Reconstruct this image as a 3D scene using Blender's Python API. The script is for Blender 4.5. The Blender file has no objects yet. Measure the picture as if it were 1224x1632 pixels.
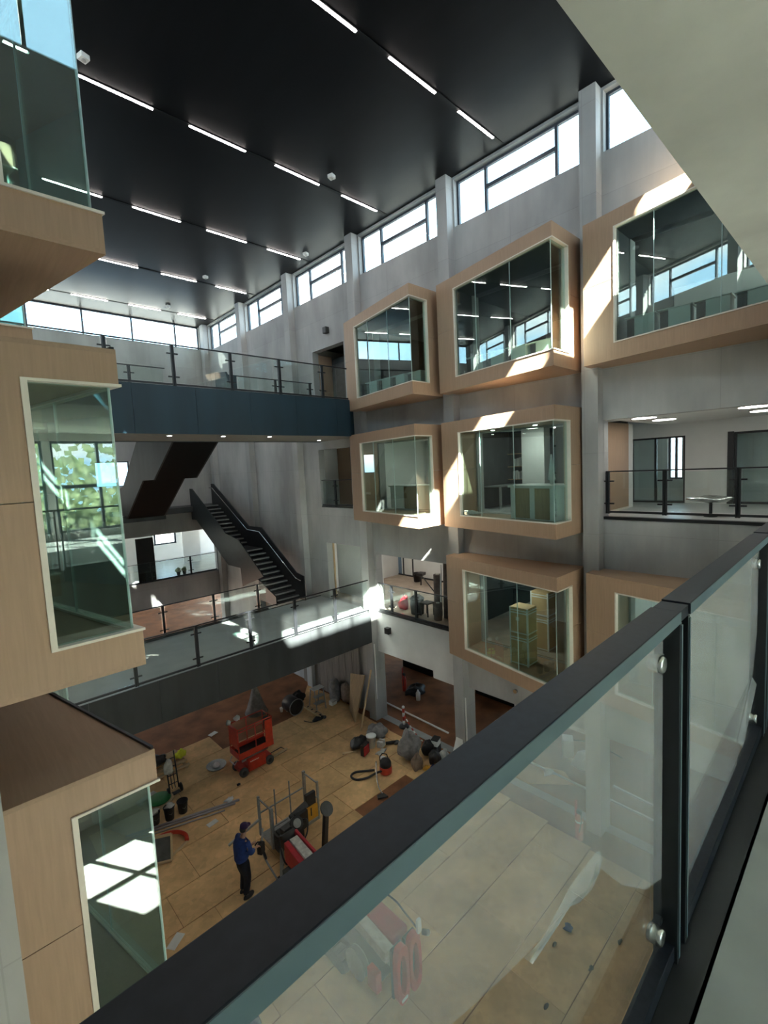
import bpy, math, random
from mathutils import Vector, Matrix
random.seed(7)
sc = bpy.context.scene
COL = sc.collection
# ------------------------------------------------------------------ camera, world, sun, exposure
cam_d = bpy.data.cameras.new('camera'); cam = bpy.data.objects.new('camera', cam_d); COL.objects.link(cam)
cam_d.sensor_fit = 'VERTICAL'; cam_d.sensor_height = 36.0; cam_d.lens = 16.6807
cam_d.clip_start = 0.02; cam_d.clip_end = 400
RX = Vector((0.723463, -0.688617, -0.049084)); UP = Vector((0.098851, 0.032961, 0.994556)); FW = Vector((0.683250, 0.724376, -0.091917))
mw = Matrix.Identity(4)
for i in range(3):
    mw[i][0] = RX[i]; mw[i][1] = UP[i]; mw[i][2] = -FW[i]
mw[2][3] = 9.84
cam.matrix_world = mw
sc.camera = cam
wd = bpy.data.worlds.new('sky'); sc.world = wd; wd.use_nodes = True
nt = wd.node_tree; nt.nodes.clear()
out = nt.nodes.new('ShaderNodeOutputWorld'); bg = nt.nodes.new('ShaderNodeBackground')
tc = nt.nodes.new('ShaderNodeTexCoord'); nz = nt.nodes.new('ShaderNodeTexNoise'); cr = nt.nodes.new('ShaderNodeValToRGB')
mp = nt.nodes.new('ShaderNodeMapping'); mp.inputs['Scale'].default_value = (1, 1, 2.6)
nz.inputs['Scale'].default_value = 3.2; nz.inputs['Detail'].default_value = 5
cr.color_ramp.elements[0].position = .46; cr.color_ramp.elements[0].color = (.50, .76, 1, 1)
cr.color_ramp.elements[1].position = .62; cr.color_ramp.elements[1].color = (1, 1, 1, 1)
nt.links.new(tc.outputs['Generated'], mp.inputs[0]); nt.links.new(mp.outputs[0], nz.inputs['Vector'])
nt.links.new(nz.outputs['Fac'], cr.inputs[0]); nt.links.new(cr.outputs[0], bg.inputs[0]); nt.links.new(bg.outputs[0], out.inputs[0])
bg.inputs[1].default_value = 6.2
sun_d = bpy.data.lights.new('sun', 'SUN'); sun = bpy.data.objects.new('sun', sun_d); COL.objects.link(sun)
sun_d.energy = 110.0; sun_d.angle = math.radians(.6); sun_d.color = (1, .96, .88)
sun.rotation_euler = Vector((.58, 1.0, -1.0)).to_track_quat('-Z', 'Y').to_euler()
sun.location = (-20, -30, 40)
sc.view_settings.view_transform = 'Standard'; sc.view_settings.look = 'None'
sc.view_settings.gamma = 1; sc.view_settings.use_curve_mapping = False
sc.view_settings.exposure = 0.27
cy = sc.cycles
cy.use_denoising = True; cy.max_bounces = 14; cy.diffuse_bounces = 7; cy.glossy_bounces = 4
cy.transparent_max_bounces = 24; cy.transmission_bounces = 6; cy.sample_clamp_indirect = 12

# ------------------------------------------------------------------ helpers: materials
def srgb(r, g, b):
    f = lambda c: (c/255/12.92) if c/255 <= .04045 else ((c/255+.055)/1.055)**2.4
    return (f(r), f(g), f(b), 1)
def mat_new(n):
    m = bpy.data.materials.new(n); m.use_nodes = True
    return m, m.node_tree.nodes, m.node_tree.links, m.node_tree.nodes['Principled BSDF']
def mat(n, col, rough=.6, metal=0, spec=.5, var=.12, scale=6., bump=0., stretch=(1, 1, 1), rnd=0., detail=4):
    m, N, L, b = mat_new(n)
    b.inputs['Roughness'].default_value = rough; b.inputs['Metallic'].default_value = metal
    b.inputs['Specular IOR Level'].default_value = spec
    t = N.new('ShaderNodeTexCoord'); g = N.new('ShaderNodeMapping'); g.inputs['Scale'].default_value = stretch
    z = N.new('ShaderNodeTexNoise'); z.inputs['Scale'].default_value = scale; z.inputs['Detail'].default_value = detail
    L.new(t.outputs['Object'], g.inputs[0]); L.new(g.outputs[0], z.inputs['Vector'])
    r = N.new('ShaderNodeMapRange'); r.inputs['From Min'].default_value = .3; r.inputs['From Max'].default_value = .7
    r.inputs['To Min'].default_value = 1-var; r.inputs['To Max'].default_value = 1+var
    L.new(z.outputs['Fac'], r.inputs[0])
    h = N.new('ShaderNodeHueSaturation'); h.inputs['Color'].default_value = col
    if rnd:
        oi = N.new('ShaderNodeObjectInfo'); a = N.new('ShaderNodeMapRange')
        a.inputs['To Min'].default_value = 1-rnd; a.inputs['To Max'].default_value = 1+rnd
        L.new(oi.outputs['Random'], a.inputs[0]); mu = N.new('ShaderNodeMath'); mu.operation = 'MULTIPLY'
        L.new(a.outputs[0], mu.inputs[0]); L.new(r.outputs[0], mu.inputs[1]); L.new(mu.outputs[0], h.inputs['Value'])
    else:
        L.new(r.outputs[0], h.inputs['Value'])
    L.new(h.outputs[0], b.inputs['Base Color'])
    if bump:
        u = N.new('ShaderNodeBump'); u.inputs['Strength'].default_value = bump; u.inputs['Distance'].default_value = .02
        L.new(z.outputs['Fac'], u.inputs['Height']); L.new(u.outputs[0], b.inputs['Normal'])
    return m
def concrete(n, col, horiz=False, blotch=.16):
    m, N, L, b = mat_new(n); b.inputs['Roughness'].default_value = .75; b.inputs['Specular IOR Level'].default_value = .3
    t = N.new('ShaderNodeNewGeometry')
    sx = N.new('ShaderNodeSeparateXYZ'); L.new(t.outputs['Position'], sx.inputs[0])
    ad = N.new('ShaderNodeMath'); L.new(sx.outputs[0], ad.inputs[0]); L.new(sx.outputs[1], ad.inputs[1])
    cb = N.new('ShaderNodeCombineXYZ')
    if horiz:
        L.new(sx.outputs[0], cb.inputs[0]); L.new(sx.outputs[1], cb.inputs[1])
    else:
        L.new(ad.outputs[0], cb.inputs[0]); L.new(sx.outputs[2], cb.inputs[1])
    br = N.new('ShaderNodeTexBrick'); br.offset = .0; br.inputs['Scale'].default_value = 1
    br.inputs['Brick Width'].default_value = 2.4; br.inputs['Row Height'].default_value = 1.99; br.inputs['Mortar Size'].default_value = .008
    if horiz: br.inputs['Mortar Size'].default_value = 0; br.inputs['Brick Width'].default_value = 90; br.inputs['Row Height'].default_value = 90
    br.inputs['Color1'].default_value = (1, 1, 1, 1); br.inputs['Color2'].default_value = (.93, .93, .94, 1); br.inputs['Mortar'].default_value = (.84, .84, .84, 1)
    L.new(cb.outputs[0], br.inputs['Vector'])
    def noise(s, st, d):
        g = N.new('ShaderNodeMapping'); g.inputs['Scale'].default_value = st
        z = N.new('ShaderNodeTexNoise'); z.inputs['Scale'].default_value = s; z.inputs['Detail'].default_value = d
        L.new(t.outputs['Position'], g.inputs[0]); L.new(g.outputs[0], z.inputs['Vector']); return z
    a = noise(.7, (1, 1, .5), 6); c = noise(5, (1, 1, .12), 5); pores = N.new('ShaderNodeTexVoronoi'); pores.inputs['Scale'].default_value = 3.2 if horiz else 6
    L.new(t.outputs['Position'], pores.inputs['Vector'])
    pr = N.new('ShaderNodeMapRange'); pr.inputs['From Min'].default_value = .02; pr.inputs['From Max'].default_value = .05
    pr.inputs['To Min'].default_value = .72; pr.inputs['To Max'].default_value = 1; L.new(pores.outputs['Distance'], pr.inputs[0])
    r1 = N.new('ShaderNodeMapRange'); r1.inputs['From Min'].default_value = .3; r1.inputs['From Max'].default_value = .7
    r1.inputs['To Min'].default_value = 1-blotch; r1.inputs['To Max'].default_value = 1+blotch; L.new(a.outputs['Fac'], r1.inputs[0])
    r2 = N.new('ShaderNodeMapRange'); r2.inputs['From Min'].default_value = .3; r2.inputs['From Max'].default_value = .7
    r2.inputs['To Min'].default_value = .96; r2.inputs['To Max'].default_value = 1.04; L.new(c.outputs['Fac'], r2.inputs[0])
    m1 = N.new('ShaderNodeMath'); m1.operation = 'MULTIPLY'; L.new(r1.outputs[0], m1.inputs[0]); L.new(r2.outputs[0], m1.inputs[1])
    m2 = N.new('ShaderNodeMath'); m2.operation = 'MULTIPLY'; L.new(m1.outputs[0], m2.inputs[0]); L.new(pr.outputs[0], m2.inputs[1])
    mx = N.new('ShaderNodeMix'); mx.data_type = 'RGBA'; mx.blend_type = 'MULTIPLY'; mx.inputs['Factor'].default_value = 1
    mx.inputs['A'].default_value = col; L.new(br.outputs['Color'], mx.inputs['B'])
    h = N.new('ShaderNodeHueSaturation'); L.new(mx.outputs['Result'], h.inputs['Color']); L.new(m2.outputs[0], h.inputs['Value'])
    L.new(h.outputs[0], b.inputs['Base Color'])
    bu = N.new('ShaderNodeBump'); bu.inputs['Strength'].default_value = .25; bu.inputs['Distance'].default_value = .01
    L.new(pr.outputs[0], bu.inputs['Height']); L.new(bu.outputs[0], b.inputs['Normal'])
    return m
def wood(n, col, axis=2, rough=.5):
    m, N, L, b = mat_new(n); b.inputs['Roughness'].default_value = rough; b.inputs['Specular IOR Level'].default_value = .3
    t = N.new('ShaderNodeNewGeometry'); g = N.new('ShaderNodeMapping')
    s = [22, 22, 22]; s[axis] = 1.2; g.inputs['Scale'].default_value = s
    z = N.new('ShaderNodeTexNoise'); z.inputs['Scale'].default_value = 1.4; z.inputs['Detail'].default_value = 5; z.inputs['Distortion'].default_value = .6
    L.new(t.outputs['Position'], g.inputs[0]); L.new(g.outputs[0], z.inputs['Vector'])
    c = N.new('ShaderNodeValToRGB'); c.color_ramp.elements[0].position = .25; c.color_ramp.elements[1].position = .75
    c.color_ramp.elements[0].color = [x*.9 for x in col[:3]]+[1]; c.color_ramp.elements[1].color = [min(1, x*1.07) for x in col[:3]]+[1]
    L.new(z.outputs['Fac'], c.inputs[0]); L.new(c.outputs[0], b.inputs['Base Color'])
    return m
def glass(n, tint, refl=1.0, dust=0., dustcol=(.7, .72, .7, 1)):
    m, N, L, b = mat_new(n); N.remove(b); o = N['Material Output']
    tr = N.new('ShaderNodeBsdfTransparent'); tr.inputs[0].default_value = tint
    gl = N.new('ShaderNodeBsdfGlossy'); gl.inputs['Roughness'].default_value = .0; gl.inputs[0].default_value = (.95, 1, .98, 1)
    ge = N.new('ShaderNodeNewGeometry'); dt = N.new('ShaderNodeVectorMath'); dt.operation = 'DOT_PRODUCT'
    L.new(ge.outputs['Incoming'], dt.inputs[0]); L.new(ge.outputs['Normal'], dt.inputs[1])
    def mth(op, a, v=None, first=False):
        q = N.new('ShaderNodeMath'); q.operation = op; L.new(a, q.inputs[1 if first else 0])
        if v is not None: q.inputs[0 if first else 1].default_value = v
        return q
    ab = mth('ABSOLUTE', dt.outputs['Value']); om = mth('SUBTRACT', ab.outputs[0], 1.0, True); pw = mth('POWER', om.outputs[0], 5.0)
    sl = mth('MULTIPLY', pw.outputs[0], .95); ad = mth('ADD', sl.outputs[0], .043)   # Schlick, the same from both faces of a pane
    mu = mth('MULTIPLY', ad.outputs[0], refl); mu.use_clamp = True
    mx = N.new('ShaderNodeMixShader'); L.new(mu.outputs[0], mx.inputs[0]); L.new(tr.outputs[0], mx.inputs[1]); L.new(gl.outputs[0], mx.inputs[2])
    last = mx
    if dust:
        df = N.new('ShaderNodeBsdfDiffuse'); df.inputs[0].default_value = dustcol
        t = N.new('ShaderNodeTexCoord'); z = N.new('ShaderNodeTexNoise'); z.inputs['Scale'].default_value = 2.5; z.inputs['Detail'].default_value = 5
        L.new(t.outputs['Object'], z.inputs['Vector'])
        r = N.new('ShaderNodeMapRange'); r.inputs['From Min'].default_value = .3; r.inputs['From Max'].default_value = .75
        r.inputs['To Min'].default_value = dust*.6; r.inputs['To Max'].default_value = dust*1.5; L.new(z.outputs['Fac'], r.inputs[0])
        m2 = N.new('ShaderNodeMixShader'); L.new(r.outputs[0], m2.inputs[0]); L.new(mx.outputs[0], m2.inputs[1]); L.new(df.outputs[0], m2.inputs[2]); last = m2
    L.new(last.outputs[0], o.inputs[0])
    return m
def emit(n, col, s):
    m, N, L, b = mat_new(n); b.inputs['Base Color'].default_value = (.8, .8, .8, 1)
    b.inputs['Emission Color'].default_value = col; b.inputs['Emission Strength'].default_value = s
    return m
def chips(n, col):   # particle board: flecked
    m, N, L, b = mat_new(n); b.inputs['Roughness'].default_value = .8; b.inputs['Specular IOR Level'].default_value = .2
    t = N.new('ShaderNodeNewGeometry'); v = N.new('ShaderNodeTexVoronoi'); v.inputs['Scale'].default_value = 9
    z = N.new('ShaderNodeTexNoise'); z.inputs['Scale'].default_value = 1.1; z.inputs['Detail'].default_value = 7
    L.new(t.outputs['Position'], v.inputs['Vector']); L.new(t.outputs['Position'], z.inputs['Vector'])
    oi = N.new('ShaderNodeObjectInfo')
    def mr(src, a, c, f0=0., f1=1.):
        r = N.new('ShaderNodeMapRange'); r.inputs['From Min'].default_value = f0; r.inputs['From Max'].default_value = f1
        r.inputs['To Min'].default_value = a; r.inputs['To Max'].default_value = c; L.new(src, r.inputs[0]); return r.outputs[0]
    def mul(a, c):
        q = N.new('ShaderNodeMath'); q.operation = 'MULTIPLY'; L.new(a, q.inputs[0]); L.new(c, q.inputs[1]); return q.outputs[0]
    val = mul(mul(mr(v.outputs['Color'], .9, 1.1), mr(z.outputs['Fac'], .78, 1.18, .3, .7)), mr(oi.outputs['Random'], .86, 1.1))
    h = N.new('ShaderNodeHueSaturation'); h.inputs['Color'].default_value = col; L.new(val, h.inputs['Value']); L.new(h.outputs[0], b.inputs['Base Color'])
    return m

M = {}
M['greyboard'] = mat('weathered_grey_board', (.20, .175, .15, 1), .85, var=.25, scale=4, stretch=(1, 6, .3))
M['concrete'] = concrete('raw_concrete', (.40, .395, .38, 1), False, .24)
M['concrete_soffit'] = concrete('soffit_concrete', (.58, .57, .515, 1), True, .22)
M['plaster'] = mat('white_plaster', (.76, .76, .73, 1), .85, var=.03, scale=2)
M['fascia_white'] = mat('pale_grey_paint', (.55, .545, .53, 1), .8, var=.05, scale=2)
M['screed'] = mat('grey_screed', (.40, .41, .395, 1), .35, var=.12, scale=1.6, detail=8, spec=.5)
M['deckfloor'] = mat('pale_screed', (.27, .28, .265, 1), .45, var=.12, scale=3.0, detail=8)
M['deckpale'] = mat('added_pale_slab', (.42, .405, .375, 1), .7, var=.1, scale=2)
M['brown'] = mat('brown_subfloor', (.23, .090, .036, 1), .8, var=.32, scale=1.5, detail=9)
M['ceiling'] = mat('black_ceiling_board', (.0028, .0031, .0042, 1), .36, var=.3, scale=3, stretch=(1, .1, 1), spec=.13)
M['slot'] = mat('black_slot', (.002, .002, .0022, 1), .6, spec=.2)
M['oak_v'] = wood('pale_oak_veneer', (.405, .268, .176, 1))
M['oak_h'] = wood('pale_oak_veneer_flat', (.405, .268, .176, 1), 1)
M['roofboard'] = wood('brown_roof_board', (.36, .245, .165, 1), 1, .7)
M['cream'] = mat('cream_trim', (.72, .66, .56, 1), .5, var=.03)
M['glass'] = glass('green_tint_glass', (.74, .85, .82, 1), 2.2)
M['glass_in'] = glass('window_glass', (.90, .95, .95, 1), 1.0)
M['glass_rail'] = glass('guardrail_glass', (.92, .96, .95, 1), 1.0, .008)
M['glass_near'] = glass('dusty_guardrail_glass', (.93, .945, .935, 1), 1.1, .018, (.74, .72, .70, 1))
M['steel_blue'] = mat('dark_blue_steel', (.011, .032, .048, 1), .45, var=.18, scale=2.2, stretch=(1, 1, .2), spec=.5)
M['steel_dark'] = mat('near_black_steel', (.012, .016, .018, 1), .4, var=.2, spec=.35)
M['steel_grey'] = mat('dark_grey_steel', (.040, .043, .044, 1), .5, var=.25, scale=2.2, stretch=(1, 1, .2), spec=.4)
M['black'] = mat('black_powder_coat', (.014, .015, .017, 1), .42, var=.1, spec=.5)
M['rail'] = mat('anthracite_rail', (.009, .012, .018, 1), .45, var=.25, scale=60, spec=.28)
M['rail_edge'] = mat('grey_edge_and_reflection', (.085, .125, .135, 1), .4)  # handrail's reflection of the landing put into the colour; also post edges
M['frame'] = mat('dark_window_frame', (.035, .045, .060, 1), .5)
M['chrome'] = mat('brushed_steel', (.62, .62, .60, 1), .25, 1, var=.05)
M['silver'] = mat('galvanised_steel', (.36, .36, .35, 1), .45, .6, var=.12, scale=14)
M['lamp'] = emit('warm_light_strip', (1, .92, .87, 1), 60)
M['lamp_disc'] = emit('white_light_disc', (1, .97, .92, 1), 14)
M['lamp_spot_fill'] = emit('spot_and_added_fill', (1, .95, .88, 1), 30)  # for the bay spots and the fill lamps added in side rooms
M['white'] = mat('white_plastic', (.72, .71, .68, 1), .5, var=.06)
M['dirty_white'] = mat('dirty_white', (.50, .48, .44, 1), .8, var=.25, scale=9)
M['red'] = mat('red_paint', (.50, .035, .015, 1), .4, var=.15, scale=8)
M['crimson'] = mat('crimson_cover', (.42, .012, .022, 1), .35, var=.12)
M['pipe_grey'] = mat('grey_pipe', (.33, .29, .30, 1), .5, var=.06)
M['rubber'] = mat('grey_rubber', (.09, .088, .085, 1), .9, var=.2)
M['dark'] = mat('dark_plastic', (.018, .016, .016, 1), .5, var=.2)
M['darkroom'] = mat('dark_wall_and_bay_shade', (.035, .036, .036, 1), .5, var=.2)  # dark wall colour; in the top-floor bays it paints in room shade
M['chip'] = chips('particle_board', (.72, .455, .225, 1))
M['ply'] = mat('plywood', (.40, .27, .14, 1), .75, var=.15, scale=3, stretch=(1, 8, 1))
M['timber'] = mat('sawn_timber', (.56, .40, .23, 1), .75, var=.15, scale=3)
M['joint'] = mat('pale_glass_edge', (.42, .55, .52, 1), .3, var=.02)
M['card'] = mat('cardboard', (.56, .37, .19, 1), .85, var=.1, scale=3)
M['yellow'] = mat('yellow_plastic', (.62, .29, .02, 1), .45, var=.12)
M['hivis'] = mat('hi_vis_yellow', (.82, .85, .06, 1), .8, var=.12, scale=12)
M['green'] = mat('green_plastic', (.02, .20, .05, 1), .5, var=.15)
M['bluecloth'] = mat('blue_cloth', (.012, .035, .16, 1), .85, var=.2, scale=14, bump=.4)
M['navy'] = mat('navy_cloth', (.008, .009, .016, 1), .85, var=.2, scale=14)
M['purple'] = mat('purple_cap', (.030, .010, .06, 1), .8)
M['skin'] = mat('skin', (.42, .22, .15, 1), .55, var=.06)
M['greycloth'] = mat('grey_tarpaulin', (.22, .20, .19, 1), .85, var=.3, scale=7, bump=.5)
M['tan'] = mat('tan_cloth', (.25, .17, .12, 1), .85, var=.2, scale=9)
M['film'] = glass('protective_film', (.97, .97, .97, 1), .8, .16, (.92, .87, .86, 1))
M['film_curl'] = glass('curled_film', (.95, .95, .95, 1), .8, .20, (.9, .9, .89, 1))
M['leaf'] = mat('green_leaves', (.30, .36, .20, 1), .7, var=.5, scale=3)
M['ground'] = mat('pale_bounce_ground', (.34, .32, .28, 1), .9, var=.15, scale=.5)
M['roll'] = mat('brown_carpet_roll', (.15, .115, .10, 1), .9, var=.2, scale=9)
M['greyboard'] = mat('weathered_grey_board', (.20, .175, .15, 1), .85, var=.25, scale=4, stretch=(1, 6, .3))
M['steelblue'] = mat('slate_blue_panel', (.16, .24, .33, 1), .6, var=.1)

# ------------------------------------------------------------------ helpers: geometry
class MB:
    def __init__(s): s.v = []; s.f = []; s.smooth = []
    def add(s, vs, fs, sm=False):
        n = len(s.v); s.v += [tuple(v) for v in vs]; s.f += [tuple(i+n for i in f) for f in fs]; s.smooth += [sm]*len(fs); return s
    def box(s, x0, x1, y0, y1, z0, z1):
        return s.add([(x0, y0, z0), (x1, y0, z0), (x1, y1, z0), (x0, y1, z0), (x0, y0, z1), (x1, y0, z1), (x1, y1, z1), (x0, y1, z1)],
              [(0, 3, 2, 1), (4, 5, 6, 7), (0, 1, 5, 4), (1, 2, 6, 5), (2, 3, 7, 6), (3, 0, 4, 7)])
    def cbox(s, c, d, rz=0):
        x, y, z = [q/2 for q in d]; R = Matrix.Rotation(rz, 3, 'Z')
        P = [Vector(c)+R @ Vector(p) for p in [(-x, -y, -z), (x, -y, -z), (x, y, -z), (-x, y, -z), (-x, -y, z), (x, -y, z), (x, y, z), (-x, y, z)]]
        return s.add(P, [(0, 3, 2, 1), (4, 5, 6, 7), (0, 1, 5, 4), (1, 2, 6, 5), (2, 3, 7, 6), (3, 0, 4, 7)])
    def beam(s, p, q, w, h, up=(0, 0, 1)):
        p = Vector(p); q = Vector(q); d = (q-p).normalized(); u = Vector(up)
        if abs(d.dot(u)) > .95: u = Vector((1, 0, 0))
        r = d.cross(u).normalized(); u = r.cross(d)
        P = [b+r*a*w/2+u*c*h/2 for b in (p, q) for a, c in ((-1, -1), (1, -1), (1, 1), (-1, 1))]
        return s.add(P, [(3, 2, 1, 0), (4, 5, 6, 7), (0, 1, 5, 4), (1, 2, 6, 5), (2, 3, 7, 6), (3, 0, 4, 7)])
    def prism(s, poly, z0, z1):       # polygon in x,y
        a = sum(poly[i][0]*poly[(i+1) % len(poly)][1]-poly[(i+1) % len(poly)][0]*poly[i][1] for i in range(len(poly)))
        if a < 0: poly = poly[::-1]
        n = len(poly); P = [(x, y, z0) for x, y in poly]+[(x, y, z1) for x, y in poly]
        return s.add(P, [tuple(range(n))[::-1], tuple(range(n, 2*n))]+[(i, (i+1) % n, n+(i+1) % n, n+i) for i in range(n)])
    def prism_x(s, poly, x0, x1):     # polygon in y,z
        a = sum(poly[i][0]*poly[(i+1) % len(poly)][1]-poly[(i+1) % len(poly)][0]*poly[i][1] for i in range(len(poly)))
        if a < 0: poly = poly[::-1]
        n = len(poly); P = [(x0, y, z) for y, z in poly]+[(x1, y, z) for y, z in poly]
        return s.add(P, [tuple(range(n))[::-1], tuple(range(n, 2*n))]+[(i, (i+1) % n, n+(i+1) % n, n+i) for i in range(n)])
    def tube(s, pts, r, n=8, closed=False, caps=True):
        pts = [Vector(p) for p in pts]; m = len(pts); rs = r if isinstance(r, (list, tuple)) else [r]*m
        V = []; pu = None
        for i, p in enumerate(pts):
            a = pts[(i-1) % m] if (closed or i > 0) else p; b = pts[(i+1) % m] if (closed or i < m-1) else p
            d = (b-a).normalized()
            u = pu if pu is not None else (Vector((0, 0, 1)) if abs(d.z) < .9 else Vector((1, 0, 0)))
            x = d.cross(u).normalized(); u = x.cross(d).normalized(); pu = u
            for k in range(n):
                t = 2*math.pi*k/n; V.append(p+(x*math.cos(t)+u*math.sin(t))*rs[i])
        F = []
        for i in range(m if closed else m-1):
            for k in range(n):
                j = (i+1) % m; F.append((i*n+k, i*n+(k+1) % n, j*n+(k+1) % n, j*n+k))
        s.add(V, F, True)
        if caps and not closed:
            o = len(s.v)-m*n; s.f += [tuple(o+k for k in range(n))[::-1], tuple(o+(m-1)*n+k for k in range(n))]; s.smooth += [False]*2
        return s
    def hose(s, pts, r, n=8, k=5):
        P = [Vector(p) for p in pts]; P = [P[0]*2-P[1]]+P+[P[-1]*2-P[-2]]; o = []
        for i in range(1, len(P)-2):
            a, b, c, d = P[i-1:i+3]
            for j in range(k):
                t = j/k; o.append(.5*(2*b+(c-a)*t+(2*a-5*b+4*c-d)*t*t+(3*b-a-3*c+d)*t**3))
        return s.tube(o+[P[-2]], r, n)
    def cyl(s, p, q, r, n=14, r2=None): return s.tube([p, q], [r, r if r2 is None else r2], n)
    def lathe(s, c, prof, n=16, axis='z'):
        V = []
        for r, h in prof:
            for k in range(n):
                t = 2*math.pi*k/n; a, b = r*math.cos(t), r*math.sin(t)
                V.append((c[0]+a, c[1]+b, c[2]+h) if axis == 'z' else ((c[0]+h, c[1]+a, c[2]+b) if axis == 'x' else (c[0]+b, c[1]+h, c[2]+a)))
        F = [(i*n+k, i*n+(k+1) % n, (i+1)*n+(k+1) % n, (i+1)*n+k) for i in range(len(prof)-1) for k in range(n)]
        s.add(V, F, True); o = len(s.v)-len(V)
        s.f += [tuple(o+k for k in range(n))[::-1], tuple(o+(len(prof)-1)*n+k for k in range(n))]; s.smooth += [False]*2
        return s
    def blob(s, c, d, seed=0, amp=.15, n=14, m=9, floor=True):   # lumpy rounded heap
        rg = random.Random(seed); ph = [rg.uniform(0, 6.3) for _ in range(6)]; V = []
        for i in range(m+1):
            a = math.pi*i/m
            for k in range(n):
                t = 2*math.pi*k/n
                q = 1+amp*(math.sin(3*t+ph[0]+2*a)+.7*math.sin(5*t+ph[1]-3*a)+.5*math.sin(4*a+ph[2]+t))
                z = math.cos(a)*d[2]*q
                if floor: z = max(z, -d[2]*.55)
                V.append((c[0]+math.sin(a)*math.cos(t)*d[0]*q, c[1]+math.sin(a)*math.sin(t)*d[1]*q, c[2]+z))
        return s.add(V, [(i*n+k, (i+1)*n+k, (i+1)*n+(k+1) % n, i*n+(k+1) % n) for i in range(m) for k in range(n)], True)
def finish(name, mb, m, parent=None, bevel=0):
    me = bpy.data.meshes.new(name)
    vs = mb.v
    if parent is not None:
        iv = wmat(parent).inverted(); vs = [iv @ Vector(v) for v in vs]; 
    me.from_pydata([tuple(v) for v in vs], [], mb.f); me.update()
    me.polygons.foreach_set('use_smooth', mb.smooth)
    o = bpy.data.objects.new(name, me); COL.objects.link(o)
    for q in (m if isinstance(m, (list, tuple)) else [m]): me.materials.append(q)
    if parent is not None: o.parent = parent
    if bevel:
        b = o.modifiers.new('edge', 'BEVEL'); b.width = bevel; b.segments = 2; b.limit_method = 'ANGLE'
    return o
def wmat(o):
    r = Matrix.LocRotScale(o.location, o.rotation_euler, o.scale)
    return wmat(o.parent) @ r if o.parent else r
def tag(o, label, cat, group=None, kind=None):
    o['label'] = label; o['category'] = cat
    if group: o['group'] = group
    if kind: o['kind'] = kind
    return o
def thing(name, label, cat, loc=(0, 0, 0), rz=0, group=None):
    o = bpy.data.objects.new(name, None); COL.objects.link(o); o.location = loc; o.rotation_euler = (0, 0, rz); o.empty_display_size = .2
    return tag(o, label, cat, group)
def struct(name, mb, m, parent=None):
    o = finish(name, mb, m, parent)
    if parent is None: o['kind'] = 'structure'
    return o
def B(*a): return MB().box(*a)
def copy_tree(o, parent=None):
    c = o.copy(); COL.objects.link(c)
    if parent is not None: c.parent = parent
    for ch in list(o.children): copy_tree(ch, c)
    return c
def wall(name, axis, a0, a1, u0, u1, z0, z1, holes, m):
    """slab wall, thickness a0..a1 on axis, with rectangular holes (u0,u1,z0,z1); only outer faces are made"""
    us = sorted({u0, u1} | {min(max(h[i], u0), u1) for h in holes for i in (0, 1)}); zs = sorted({z0, z1} | {min(max(h[i], z0), z1) for h in holes for i in (2, 3)})
    nu, nzz = len(us)-1, len(zs)-1
    def solid(i, j):
        if i < 0 or j < 0 or i >= nu or j >= nzz: return False
        u, z = (us[i]+us[i+1])/2, (zs[j]+zs[j+1])/2
        return not any(h[0] < u < h[1] and h[2] < z < h[3] for h in holes)
    mb = MB(); P = (lambda a, u, z: (a, u, z)) if axis == 'x' else (lambda a, u, z: (u, a, z)); fl = axis != 'x'
    def quad(q): mb.add(q[::-1] if fl else q, [(0, 1, 2, 3)])
    for i in range(nu):
        for j in range(nzz):
            if not solid(i, j): continue
            ua, ub, za, zb = us[i], us[i+1], zs[j], zs[j+1]
            quad([P(a1, ua, za), P(a1, ub, za), P(a1, ub, zb), P(a1, ua, zb)]); quad([P(a0, ub, za), P(a0, ua, za), P(a0, ua, zb), P(a0, ub, zb)])
            if not solid(i-1, j): quad([P(a0, ua, za), P(a1, ua, za), P(a1, ua, zb), P(a0, ua, zb)])
            if not solid(i+1, j): quad([P(a1, ub, za), P(a0, ub, za), P(a0, ub, zb), P(a1, ub, zb)])
            if not solid(i, j-1): quad([P(a0, ub, za), P(a1, ub, za), P(a1, ua, za), P(a0, ua, za)])
            if not solid(i, j+1): quad([P(a0, ua, zb), P(a1, ua, zb), P(a1, ub, zb), P(a0, ub, zb)])
    return struct(name, mb, m)

# ------------------------------------------------------------------ main dimensions (metres, ground floor z = 0)
XW, XL, ZC = 12.0, -.15, 18.27
L1, L2, L3 = 4.34, 8.31, 12.28
YF, YN = 27.0, .45
CY = [4.78+4.32*k for k in range(-2, 6)]          # columns
def bays(x0, x1, axis='x'):
    return [(c+.45, c+4.27, 16.87, 18.2) for c in CY if c+4.3 < YF+.4]

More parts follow.
